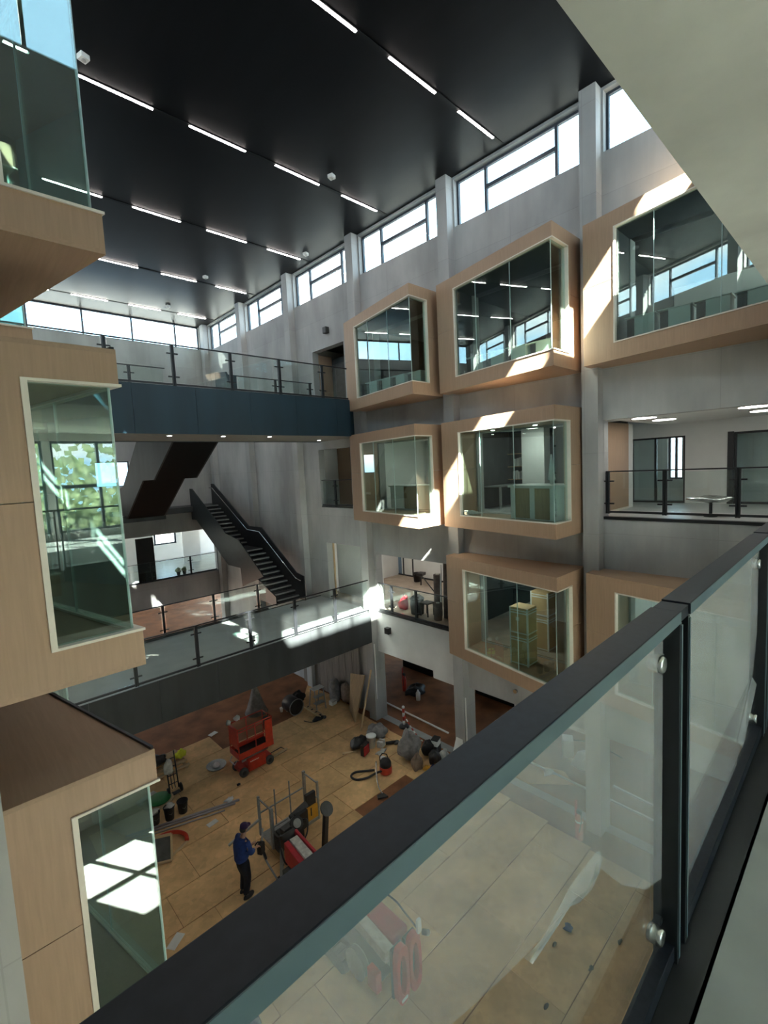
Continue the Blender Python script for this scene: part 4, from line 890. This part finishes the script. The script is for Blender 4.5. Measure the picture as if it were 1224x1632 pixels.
tag(finish('leaning_board', MB().add([(11.02, 13.95, 0), (11.5, 14.85, 0), (11.62, 14.80, 1.55), (11.62, 13.92, 1.72), (11.07, 13.92, 0), (11.55, 14.82, 0), (11.66, 14.77, 1.55), (11.66, 13.89, 1.72)],
     [(0, 3, 2, 1), (4, 5, 6, 7), (0, 1, 5, 4), (1, 2, 6, 5), (2, 3, 7, 6), (3, 0, 4, 7)]), M['ply']), 'plywood board leaning on the left side of the first column', 'board')
tag(finish('leaning_timber', MB().beam((10.78, 13.3, .02), (11.66, 13.54, 2.05), .05, .05), M['timber']), 'long pale timber leaning against the first column', 'timber')
tag(finish('corner_profile', MB().beam((11.74, 13.36, .9), (11.74, 13.36, 3.1), .03, .03), M['white']), 'white corner strip standing against the first column', 'strip')
tag(finish('corner_profile', MB().beam((11.74, 9.06, .02), (11.74, 9.06, 2.35), .03, .03), M['white']), 'white corner strip standing against the second column', 'strip')
tag(finish('paper_drape', MB().add([(11.68, 9.45, .9), (11.68, 9.2, .9), (11.45, 9.0, .02), (11.35, 9.5, .02), (11.70, 9.45, .9), (11.70, 9.2, .9), (11.5, 8.98, .0), (11.4, 9.52, .0)], [(0, 1, 2, 3), (7, 6, 5, 4), (0, 4, 5, 1), (1, 5, 6, 2), (2, 6, 7, 3), (3, 7, 4, 0)]), M['white']), 'white sheet flaring out at the foot of the second column', 'sheet')
tag(finish('floor_batten', MB().beam((12.95, 15.2, .02), (12.85, 10.75, .02), .06, .04), M['white']), 'long white batten lying on the brown floor between two columns', 'batten')
tag(finish('floor_batten', MB().beam((13.3, 8.2, .02), (13.2, 3.9, .02), .06, .04), M['white']), 'long white batten on the floor seen through the near glass', 'batten')
tag(finish('floor_batten', MB().beam((13.9, 5.3, .02), (13.8, 4.2, .02), .06, .04), M['white']), 'short white batten behind the third column, through the near glass', 'batten')

# red barrier posts, chain, extinguishers
def ext_post(x, y, label):
    t = thing('extinguisher_stand', label, 'extinguisher', (x, y, 0))
    finish('cylinder', MB().lathe((x, y, .02), [(.09, 0), (.095, .05), (.095, .55), (.05, .66), (.03, .7)], 16), M['red'], t); finish('valve', MB().cbox((x, y, .76), (.06, .12, .1)), M['dark'], t)
    finish('stand', MB().cyl((x, y+.08, 0), (x, y+.08, 1.05), .03, 8), M['red'], t); finish('hose', MB().hose([(x, y-.05, .75), (x-.1, y-.1, .6), (x-.12, y-.05, .3)], .014, 6), M['dark'], t)
    return t
ext_post(14.2, 14.3, 'red extinguisher stand on the brown floor beyond the first column')
e2 = ext_post(11.25, 5.15, 'red extinguisher beside the third column, seen through the near glass')
finish('tape', MB().lathe((11.25, 5.15, .5), [(.097, 0), (.1, .02), (.097, .05)], 14), M['white'], e2)
tag(finish('tarp_heap', MB().blob((14.35, 13.75, .18), (.55, .32, .22), 41, .2), M['dark']), 'dark crumpled heap beside the far red stand', 'heap')
tag(finish('white_bottle', MB().lathe((14.0, 13.3, .0), [(.09, 0), (.10, .3), (.05, .38), (.03, .45)], 12), M['white']), 'white canister in front of the far dark heap', 'canister')
cp = thing('barrier_post', 'short red and white barrier post holding a plastic chain', 'barrier post', (12.1, 12.3, 0))
for k in range(4): finish('band', MB().cyl((12.1, 12.3, .1+.16*k), (12.1, 12.3, .26+.16*k), .05, 12), M['red' if k % 2 else 'white'], cp)
finish('base', MB().lathe((12.1, 12.3, 0), [(.2, 0), (.18, .06), (.05, .1)], 16), M['dark'], cp); finish('knob', MB().blob((12.1, 12.3, .78), (.06, .06, .06), 1, 0, 10, 8, False), M['white'], cp)
ch = thing('barrier_chain', 'red and white plastic chain sagging toward the boom of bags', 'chain', (12.0, 11.4, 0)); ch['label'] = 'red and white plastic chain running from the barrier post to the bags'
for k in range(14):
    t = k/14; a = Vector((12.05-.35*t, 12.2-1.6*t, .5-.9*t*(1-t)-.38*t)); b = Vector((12.05-.35*(t+.05), 12.2-1.6*(t+.05), .5-.9*(t+.05)*(.95-t)-.38*(t+.05)))
    finish('link', MB().beam(a, b, .04, .025), M['white' if k % 2 else 'red'], ch)
# tool cluster
tc_ = thing('tool_case', 'dark red and black tool case standing left of the white tub', 'tool case', (9.98, 12.2, 0)); finish('case', MB().cbox((9.95, 12.1, .2), (.36, .16, .38), .3), M['dark'], tc_, .02); finish('side', MB().cbox((9.93, 12.0, .2), (.30, .03, .3), .3), M['crimson'], tc_); finish('handle', MB().tube([(9.83, 12.07, .39), (9.86, 12.08, .45), (10.02, 12.13, .45), (10.06, 12.14, .39)], .014, 6), M['dark'], tc_)
bucket(10.38, 12.25, .17, .42, 'white', 'white lidded tub among the tools in front of the first column', None, True)
tag(finish('grey_sack', MB().blob((10.95, 12.6, .20), (.42, .34, .24), 51, .16), M['greycloth']), 'wrinkled grey plastic sack behind the white tub', 'sack')
tag(finish('black_bag', MB().blob((10.05, 12.55, .18), (.34, .24, .20), 52, .16), M['dark']), 'black tool bag behind the dark red case', 'bag')
cb = thing('carton', 'small grey carton in front of the wrinkled grey sack', 'carton', (10.62, 12.0, 0)); finish('box', MB().cbox((10.62, 12.0, .13), (.26, .22, .22), .4), M['dirty_white'], cb, .01); finish('tape', MB().cbox((10.62, 12.0, .243), (.05, .22, .004), .4), M['tan'], cb)
gd = thing('angle_grinder', 'small black grinder lying right of the grey carton', 'power tool', (10.95, 11.85, 0)); finish('body', MB().cyl((10.8, 11.95, .07), (11.1, 11.75, .07), .055, 12), M['dark'], gd); finish('disc', MB().cyl((11.1, 11.72, .10), (11.11, 11.71, .03), .10, 16), M['rubber'], gd)
tag(finish('dirty_rag', MB().blob((10.35, 11.72, .05), (.22, .10, .05), 53, .25, 12, 7), M['dirty_white']), 'flat dirty rag below the small grey carton', 'rag')
tag(finish('white_cup', MB().lathe((10.02, 11.28, .0), [(.08, 0), (.10, .2), (.09, .2)], 12), M['white']), 'white cup just behind the red vacuum', 'cup')
tag(finish('ply_offcut', MB().cbox((9.62, 12.55, .03), (.5, .08, .04), -.5), M['timber']), 'pale offcut lying left of the dark red case', 'offcut')
vc = thing('vacuum_cleaner', 'red and black vacuum cleaner with its hose looped on the boards', 'vacuum cleaner', (9.75, 10.85, 0))
finish('tub', MB().lathe((9.72, 10.82, .03), [(.18, 0), (.20, .03), (.20, .22), (.18, .24)], 20), M['red'], vc); finish('motor_head', MB().lathe((9.72, 10.82, .27), [(.19, 0), (.19, .1), (.15, .19), (.05, .23)], 20), M['dark'], vc)
finish('handle', MB().tube([(9.57, 10.9, .4), (9.6, 10.95, .56), (9.74, 10.98, .6), (9.86, 10.9, .55), (9.87, 10.84, .4)], .018, 8), M['dark'], vc)
finish('hose', MB().hose([(9.6, 10.75, .2), (9.4, 10.95, .1), (9.1, 11.05, .05), (8.82, 11.25, .04), (8.82, 11.5, .04), (9.05, 11.55, .04), (9.35, 11.3, .05), (9.5, 11.12, .08)], .035, 10), M['dark'], vc)
wdd = thing('vacuum_wand', 'thin floor wand with a dark triangular nozzle on the bare strip', 'vacuum wand', (9.1, 10.5, 0))
finish('wand', MB().hose([(9.48, 11.0, .45), (9.25, 10.75, .30), (9.0, 10.4, .14), (8.93, 10.15, .05)], .018, 8), M['chrome'], wdd); finish('nozzle', MB().prism([(8.98, 10.18), (8.98, 9.95), (8.70, 10.1), (8.78, 10.22)], .0, .05), M['dark'], wdd)
tag(finish('tarp_bundle', MB().blob((10.78, 10.75, .42), (.36, .40, .52), 61, .13, 22, 14), M['greycloth']), 'tall grey cloth bundle near the handrail', 'bundle')
tag(finish('draped_coat', MB().blob((10.56, 10.22, .165), (.2, .15, .3), 62, .2), M['tan']), 'brownish cloth hanging down the front of the grey bundle', 'cloth')
for x, y, z, d, m_, sd, lab in ((11.32, 10.42, .24, (.2, .2, .28), 'dark', 71, 'black and white backpack just right of the grey bundle'), (11.16, 9.98, .20, (.22, .18, .24), 'dark', 72, 'black holdall in front of the backpack'),
      (11.58, 9.92, .11, (.18, .13, .2), 'dirty_white', 74, 'pale jacket thrown beside the cool box'), (10.72, 9.95, .07, (.14, .10, .08), 'yellow', 75, 'yellow cap at the front of the bags'), (10.92, 9.82, .06, (.13, .09, .07), 'bluecloth', 76, 'blue glove beside the yellow cap')):
    tag(finish('bag' if 'cap' not in lab and 'glove' not in lab and 'jacket' not in lab else lab.split()[1], MB().blob((x, y, z), d, sd, .18), M[m_]), lab, lab.split()[1] if 'black' not in lab else 'bag')
cbx = thing('cool_box', 'white box with a black handle at the right end of the bags', 'cool box', (11.75, 10.25, 0)); finish('body', MB().cbox((11.62, 10.3, .42), (.3, .24, .2), .3), M['white'], cbx, .02); finish('lid', MB().cbox((11.62, 10.3, .54), (.31, .25, .04), .3), M['dark'], cbx, .01); finish('base', MB().cbox((11.62, 10.3, .16), (.3, .26, .32), .3), M['dark'], cbx, .02)
# things seen through the near glass
cbx = thing('carton', 'white box seen through the near glass left of the third column', 'carton', (14.5, 7.0, 0)); finish('box', MB().cbox((14.5, 7.0, .3), (.4, .34, .6), .5), M['white'], cbx, .02); finish('cable', MB().hose([(14.5, 6.8, .6), (14.9, 6.4, .5), (15.2, 6.1, .3), (15.4, 5.6, .05)], .02, 6), M['dark'], cbx)
tag(finish('white_sack', MB().blob((14.35, 6.35, .14), (.50, .36, .18), 81, .12), M['white']), 'flat white sack behind the third column', 'sack')
tag(finish('white_scrap', MB().blob((13.14, 7.0, .06), (.16, .13, .07), 82, .25), M['white']), 'crumpled white scrap on the long batten behind the glass', 'scrap')
tag(finish('blue_rag', MB().blob((8.75, 4.27, .05), (.10, .08, .06), 83, .25, 10, 7), M['bluecloth']), 'small blue rag on the boards near the wavy sheet edge', 'rag')
for k, (x, y) in enumerate(((8.25, 4.32), (7.1, 3.9), (8.3, 3.6), (9.2, 3.4))):
    tag(finish('debris', MB().blob((x, y, .022), (.07, .035, .02), 90+k, .25, 8, 6), M['dark']), ['dark scrap nearest the blue rag', 'dark scrap at lower left below the sheet edge', 'dark scrap in the middle of the bare boards', 'dark scrap nearest the glass post'][k], 'scrap', 'dark scraps on the boards')
tag(finish('blue_reflection_shape', MB().blob((2.95, 7.35, .36), (.30, .28, .42), 95, .1), M['bluecloth']), 'blue shape standing in for a reflection, at the bottom edge of the picture', 'sack')  # added shape stands in for a blue reflection in the glass

# ------------------------------------------------------------------ first floor, wide opening
def roll(x, y, r, h, m_, label, tilt=0):
    t = thing('carpet_roll', label, 'carpet roll', (x, y, L1), 0, 'rolls standing at the first floor opening')
    finish('roll', MB().tube([(x, y, L1), (x+tilt, y-tilt*.3, L1+h)], r, 16), M[m_], t); finish('core', MB().tube([(x+tilt, y-tilt*.3, L1+h), (x+tilt, y-tilt*.3, L1+h+.02)], r*.45, 12), M['dirty_white'], t)
roll(13.0, 11.12, .15, 1.55, 'roll', 'shorter grey brown roll, leftmost of the standing rolls')
roll(13.05, 10.74, .15, 2.1, 'roll', 'tall dark brown roll beside a white edged one', .05)
roll(12.9, 10.45, .14, 2.15, 'roll', 'tall brown roll half behind the lowest bay', .04)
roll(12.64, 10.84, .15, .62, 'roll', 'short thick brown roll standing before the tall rolls')
tag(finish('white_edge_strip', MB().beam((12.9, 10.93, L1+.02), (12.95, 10.9, L1+1.95), .05, .03), M['white']), 'white strip leaning between the brown rolls', 'strip')
bn_ = thing('waste_bin', 'dark grey waste sack bin behind the first floor guardrail', 'bin', (12.75, 11.95, L1)); finish('body', MB().lathe((12.75, 11.95, L1), [(.24, 0), (.27, .35), (.24, .62), (.14, .70)], 16), M['steelblue'] if 0 else M['rubber'], bn_); finish('rim', MB().lathe((12.75, 11.95, L1+.55), [(.27, 0), (.28, .03), (.27, .05)], 16), M['dark'], bn_)
st2 = thing('side_table', 'small dark table beside the grey waste bin', 'table', (12.8, 11.5, L1)); finish('top', B(12.6, 13.0, 11.3, 11.7, L1+.46, L1+.5), M['dark'], st2)
for x in (12.63, 12.97):
    for y in (11.33, 11.67): finish('leg', B(x-.02, x+.02, y-.02, y+.02, L1, L1+.46), M['dark'], st2)
bk_ = bucket(0, 0, .2, .42, 'dark', 'black bucket by the white back wall of the first floor room'); bk_.location = (16.4, 15.3, L1)
ml = thing('work_light', 'dark work light with a long leaning handle by the bucket', 'work light', (15.9, 14.6, L1)); finish('head', MB().cbox((15.95, 14.62, L1+.55), (.4, .3, .12), .3), M['dark'], ml); finish('pole', MB().cyl((15.9, 14.55, L1+.5), (15.3, 13.25, L1+.02), .025), M['dark'], ml); finish('stand', MB().cyl((16.0, 14.7, L1), (15.95, 14.62, L1+.5), .03), M['dark'], ml)
tag(finish('red_bundle', MB().blob((12.85, 12.75, L1+.17), (.16, .2, .3), 101, .2), M['crimson']), 'dark red bundle behind the sunlit end of the first floor guardrail', 'bundle')
wl = struct('wall_first_floor', B(17.0, 17.08, 13.2, 17.14, L1, 8.0), M['plaster']); finish('blue_panel', B(16.985, 17.0, 16.9, 17.12, L1, 6.4), M['steelblue'], wl)
for y in (16.1, 16.75): finish('jamb', B(16.96, 17.0, y-.03, y+.03, L1, 6.4), M['black'], wl)
finish('skirting', B(16.975, 17.0, 13.2, 17.14, L1, L1+.07), M['black'], wl)

# ------------------------------------------------------------------ second floor landing
lw = struct('wall_landing_side', B(12.32, 15.28, 5.22, 5.34, L2, 10.78), M['plaster']); finish('oak_panel', B(12.32, 14.86, 5.195, 5.22, L2+.06, 10.78), M['oak_v'], lw); finish('skirting', B(12.32, 14.86, 5.19, 5.22, L2, L2+.06), M['cream'], lw)
wall('wall_landing_back', 'x', 16.8, 16.92, -5.0, 6.2, L2, 10.78, [(4.24, 5.79, L2, 10.38), (-.2, 3.02, L2, 10.38)], M['plaster'])
struct('wall_landing_corner', B(15.3, 16.8, 6.1, 6.2, L2, 10.78), M['plaster'])
struct('wall_landing_return', B(16.92, 17.8, 3.4, 3.5, L2, 10.78), M['fascia_white'])
window(16.86, 4.24, 5.79, L2, 10.38, [5.07], None, 'x', 'black', .05); window(16.86, -.2, 3.02, L2, 10.38, [1.4], None, 'x', 'black', .06)
finish('door_edge', B(16.74, 16.80, 3.02, 3.16, L2, 10.4), M['black'])['kind'] = 'structure'
for x, y, lab in ((12.75, 4.1, 'oval ceiling light nearest the oak panel of the landing'), (14.1, 4.05, 'oval ceiling light deeper in, near the landing door'), (12.7, 1.95, 'oval ceiling light nearest the right image edge, over the guardrail'), (14.3, 2.0, 'oval ceiling light behind the right hand one')):
    t = thing('disc_light', lab, 'ceiling light', (x, y, 10.78), 0, 'round lights over the landing'); finish('rim', MB().cyl((x, y, 10.745), (x, y, 10.78), .29, 24), M['white'], t); finish('diffuser', MB().cyl((x, y, 10.738), (x, y, 10.746), .265, 24), M['lamp_disc'], t)
tb = thing('film_wrapped_stool', 'low stool with a crumpled foil wrapped top on the white walled landing', 'stool', (13.35, 2.83, L2)); finish('pedestal', MB().cyl((13.35, 2.83, L2), (13.35, 2.83, L2+.36), .035), M['black'], tb)
finish('wrapped_top', MB().blob((13.35, 2.83, L2+.42), (.30, .42, .075), 111, .18, 20, 10, False), M['chrome'], tb); finish('base', MB().lathe((13.35, 2.83, L2), [(.14, 0), (.14, .012), (.04, .02)], 16), M['black'], tb)

# ------------------------------------------------------------------ inside the bays
kt = thing('kitchen_island', 'white topped kitchen island with plywood panels inside the middle bay', 'kitchen island', (11.1, 6.1, 8.33))
d_ = Vector((.85, 4.03, 0)).normalized(); n_ = Vector((d_.y, -d_.x, 0)); o_ = Vector((10.93, 5.50, 0))
def isl(name, s0, s1, k0, k1, z0, z1, m_):
    pp = [o_+d_*s0+n_*k0, o_+d_*s1+n_*k0, o_+d_*s1+n_*k1, o_+d_*s0+n_*k1]; finish(name, MB().prism([(p.x, p.y) for p in pp], z0, z1), M[m_], kt)
isl('worktop', -.05, 1.5, -.05, .8, 9.16, 9.22, 'white'); isl('body', 0, 1.45, 0, .75, 8.33, 9.16, 'plaster')
for a, b in ((.17, .62), (.80, 1.3)): isl('ply_panel', a, b, -.02, 0, 8.36, 9.14, 'ply')
tag(finish('folded_parasol', MB().lathe((11.25, 5.75, 9.23), [(.04, 0), (.05, .1), (.1, .12), (.06, .4), (.02, .75)], 10), M['white']), 'white folded parasol cone standing on the kitchen island', 'cone')
wk_ = struct('wall_kitchen', B(15.1, 15.25, 5.35, 9.38, L2, 12.0), M['darkroom'])
finish('pillar_panel', B(14.3, 14.7, 7.55, 8.35, L2, 10.9), M['fascia_white'], wk_)
finish('dark_unit', B(12.9, 15.1, 9.3, 9.38, L2, 10.9), M['darkroom'], wk_)
sf = thing('wall_shelf', 'dark kitchen wall shelf holding white folders inside the middle bay', 'shelf', (15.02, 8.97, 9.2))
for k in range(3): finish('board', B(14.95, 15.1, 8.6, 9.35, 9.2+.45*k, 9.23+.45*k), M['ply'], sf)
finish('side', B(14.95, 15.1, 9.35, 9.378, 9.1, 10.3), M['ply'], sf)
for z, a, nn in ((9.23, 8.65, 5), (9.68, 8.8, 3)):
    for k in range(nn):
        tag(finish('white_folder', B(14.97, 15.08, a+.10*k, a+.05+.10*k, z, z+.30-.02*(k % 3)), M['white']), 'white folder, %s from the right end of the %s kitchen shelf' % (['first', 'second', 'third', 'fourth', 'fifth'][k], 'lower' if nn == 5 else 'upper'), 'folder', 'folders on the kitchen shelf')
for y in (8.15+.25, 9.0-.3):
    tag(finish('wall_socket_panel', B(15.085, 15.099, y-.08, y+.08, 9.9, 10.2), M['white']), ['white notice on the dark kitchen wall beside the pillar', 'white notice on the dark kitchen wall by the shelf'][y > 8.5], 'notice')
tbk = thing('work_table', 'long grey table under the shelf in the middle bay', 'table', (14.4, 8.9, L2)); finish('top', B(13.4, 14.9, 8.6, 9.27, L2+.72, L2+.76), M['silver'], tbk)
for x in (13.45, 14.2, 14.85): finish('leg', B(x-.03, x+.03, 8.63, 8.69, L2, L2+.72), M['silver'], tbk)
tag(finish('crumpled_film', MB().blob((11.35, 8.3, 8.40), (.18, .3, .07), 121, .2), M['dirty_white']), 'crumpled white film inside the left end of the middle bay', 'film')
ct2 = thing('counter', 'white counter with a plywood front in the bay beside the doorway', 'counter', (12.6, 11.5, L2)); finish('worktop', B(12.34, 13.04, 9.9, 12.78, L2+.83, L2+.87), M['white'], ct2)
for k in range(4): finish('front_panel', B(12.38, 12.42, 9.95+.70*k, 10.62+.70*k, L2+.02, L2+.83), M['plaster' if k % 2 else 'ply'], ct2)
finish('body', B(12.43, 13.0, 9.95, 12.74, L2+.02, L2+.83), M['plaster'], ct2)
for x, y, z, lab in ((13.4, 7.6, 10.9, 'added fill lamp on the kitchen ceiling of the middle bay'), (13.6, 11.4, 10.9, 'added fill lamp on the ceiling behind the bay beside the doorway'), (11.75, 7.3, 6.725, 'added fill lamp under the head of the lowest bay'),
                     (14.6, 11.8, 8.04, 'added fill lamp over the carpet rolls on the first floor'), (14.6, 14.6, 8.04, 'added fill lamp over the black bucket on the first floor'), (14.6, 3.0, 8.04, 'added fill lamp behind the bay below the landing')):
    t = thing('disc_light', lab, 'ceiling light', (x, y, z), 0, 'added fill lamps in the side rooms'); finish('rim', MB().cyl((x, y, z-.05), (x, y, z-.001), .36, 24), M['white'], t); finish('diffuser', MB().cyl((x, y, z-.06), (x, y, z-.05), .33, 24), M['lamp_spot_fill' if x > 12 else 'lamp_disc'], t)  # disc lamps added to brighten the side rooms
struct('ceiling_two', B(XW+.31, 15.2, 5.35, 13.78, 10.9, 11.0), M['plaster'])
for x, y in ((11.5, 7.6), (11.3, 6.2)):
    t = thing('downlight', 'small spot under the head of the middle bay, %s the parasol cone' % ('farther from' if y > 7 else 'nearer'), 'downlight', (x, y, 10.76), 0, 'spots in the middle bay'); finish('rim', MB().cyl((x, y, 10.745), (x, y, 10.766), .07), M['white'], t); finish('bulb', MB().cyl((x, y, 10.735), (x, y, 10.746), .05), M['lamp_spot_fill'], t)
struct('wall_bay_room', B(15.6, 15.7, 9.55, 13.75, L2, 12.0), M['fascia_white'])
su = thing('shelf_unit', 'open shelf unit carrying white files in the bay beside the doorway', 'shelf', (15.45, 12.1, L2))
for k in range(5): finish('shelf', B(15.3, 15.58, 11.6, 12.75, 9.03+.16*k, 9.05+.16*k), M['silver'], su)
for y in (11.6, 12.72): finish('side', B(15.3, 15.58, y, y+.03, L2, 9.85), M['silver'], su)
for k in range(5):
    for j in range(3):
        tag(finish('white_folder', B(15.4, 15.55, 12.4-.26*j, 12.6-.26*j, 9.05+.16*k, 9.16+.16*k), M['white']), 'white box file, %s column, %s level, in the bay beside the doorway' % (['left', 'middle', 'right'][j], ['bottom', 'second', 'middle', 'fourth', 'top'][k]), 'box file', 'box files in the bay by the doorway')
for b_, y0 in (('smallest upper bay', 9.6), ('middle upper bay', 5.25), ('bay nearest the overhead slab', .9)):
    for k in range(4):
        t = thing('cabinet', 'low white cabinet, %s from the near end, %s' % (['first', 'second', 'third', 'fourth'][k], b_), 'cabinet', (11.75, y0+.75+.68*k, 12.345), 0, 'low white cabinets in the upper bays')
        a = y0+.60+.66*k; xx = 11.45 if k > 0 else 11.5
        finish('carcass', B(xx, xx+.4, a, a+.40, 12.345, 12.84), M['white'], t); finish('open_shelf', B(xx+.02, xx+.38, a+.41, a+.56, 12.36, 12.82), M['dark'], t); finish('top', B(xx-.02, xx+.42, a-.02, a+.60, 12.84, 12.865), M['white'], t)
cs = []
for k, (x, y, z, h, lab) in enumerate(((11.36, 6.7, 4.31, .85, 'lower carton of the front stack in the lowest bay'), (11.36, 6.7, 5.17, .75, 'upper white strapped carton of the front stack in the lowest bay'), (12.58, 6.75, 4.345, 1.0, 'lower carton of the rear stack in the lowest bay'), (12.58, 6.75, 5.355, .72, 'top carton of the rear stack in the lowest bay'))):
    t = thing('carton', lab, 'carton', (x, y, z), 0, 'cartons stacked in the lowest bay'); finish('box', MB().box(x-.24, x+.24, y-.27, y+.27, z, z+h-.01), M['card'], t, .008)
    for q in (z+.03, z+h-.10, z+h-.17): finish('strap', MB().box(x-.245, x+.245, y-.275, y+.275, q, q+.03), M['white'], t)
    for yy in (y-.276, y+.236): finish('edge_guard', B(x-.246, x-.2, yy, yy+.04, z, z+h-.012), M['white'], t)
    if k == 1: finish('label', B(x-.243, x-.2405, y-.02, y+.08, z+.38, z+.48), M['white'], t)
window(15.0, 8.2, 9.2, L1+.2, 5.25, [], None, 'x', 'black', .05)
struct('wall_bay_back', B(15.05, 15.2, 5.1, 8.15, L1, 8.0), M['plaster'])
tag(finish('pipe_stub', MB().cyl((11.97, 7.35, 3.05), (11.90, 7.35, 3.05), .06, 12), M['chrome']), 'small round metal outlet on the concrete below the lowest bay', 'outlet')
pb = struct('wall_first_floor_side', B(12.9, 13.0, 14.0, 16.9, L1, 8.0), M['plaster']); finish('ply_panel', B(12.86, 12.9, 14.3, 15.2, L1, 6.7), M['ply'], pb); finish('jamb', B(12.30, 12.36, 14.2, 14.26, L1, 6.8), M['timber'], pb); finish('jamb', B(12.30, 12.36, 16.34, 16.4, L1, 6.8), M['timber'], pb)
dr = struct('door_1', B(13.0, 13.06, 14.4, 16.7, L3, 14.6), M['darkroom']); finish('door_leaf', B(12.95, 13.0, 14.7, 15.6, L3+.02, 14.35), M['rubber'], dr); finish('door_leaf', B(12.95, 13.0, 15.62, 16.5, L3+.02, 14.35), M['rubber'], dr); finish('oak_lining', B(12.3, 13.0, 16.6, 16.66, L3, 14.7), M['oak_v'], dr)
dr = struct('door_2', B(13.4, 13.5, 14.4, 17.1, L2, 10.9), M['oak_v']); finish('door_leaf', B(13.34, 13.4, 14.9, 15.9, L2, 10.4), M['rubber'], dr)
# far end opening: door panel, pots
fd = struct('door_3', B(7.52, 8.4, YF+.32, YF+.4, L1+.02, 6.72), M['slot']); finish('door_leaf', B(7.56, 8.36, YF+.30, YF+.32, L1+.5, 6.70), M['dark'], fd)
for k, x in enumerate((9.65, 9.98)):
    t = thing('potted_plant', ['small dark potted plant behind the far guardrail, left of two', 'small dark potted plant behind the far guardrail, right of two'][k], 'plant pot', (x, YF+.5, L1)); finish('pot', MB().lathe((x, YF+.5, L1), [(.08, 0), (.12, .22), (.11, .22)], 12), M['dark'], t); finish('leaves', MB().blob((x, YF+.5, L1+.3), (.14, .14, .12), 130+k, .3, 10, 7, False), M['leaf'], t)
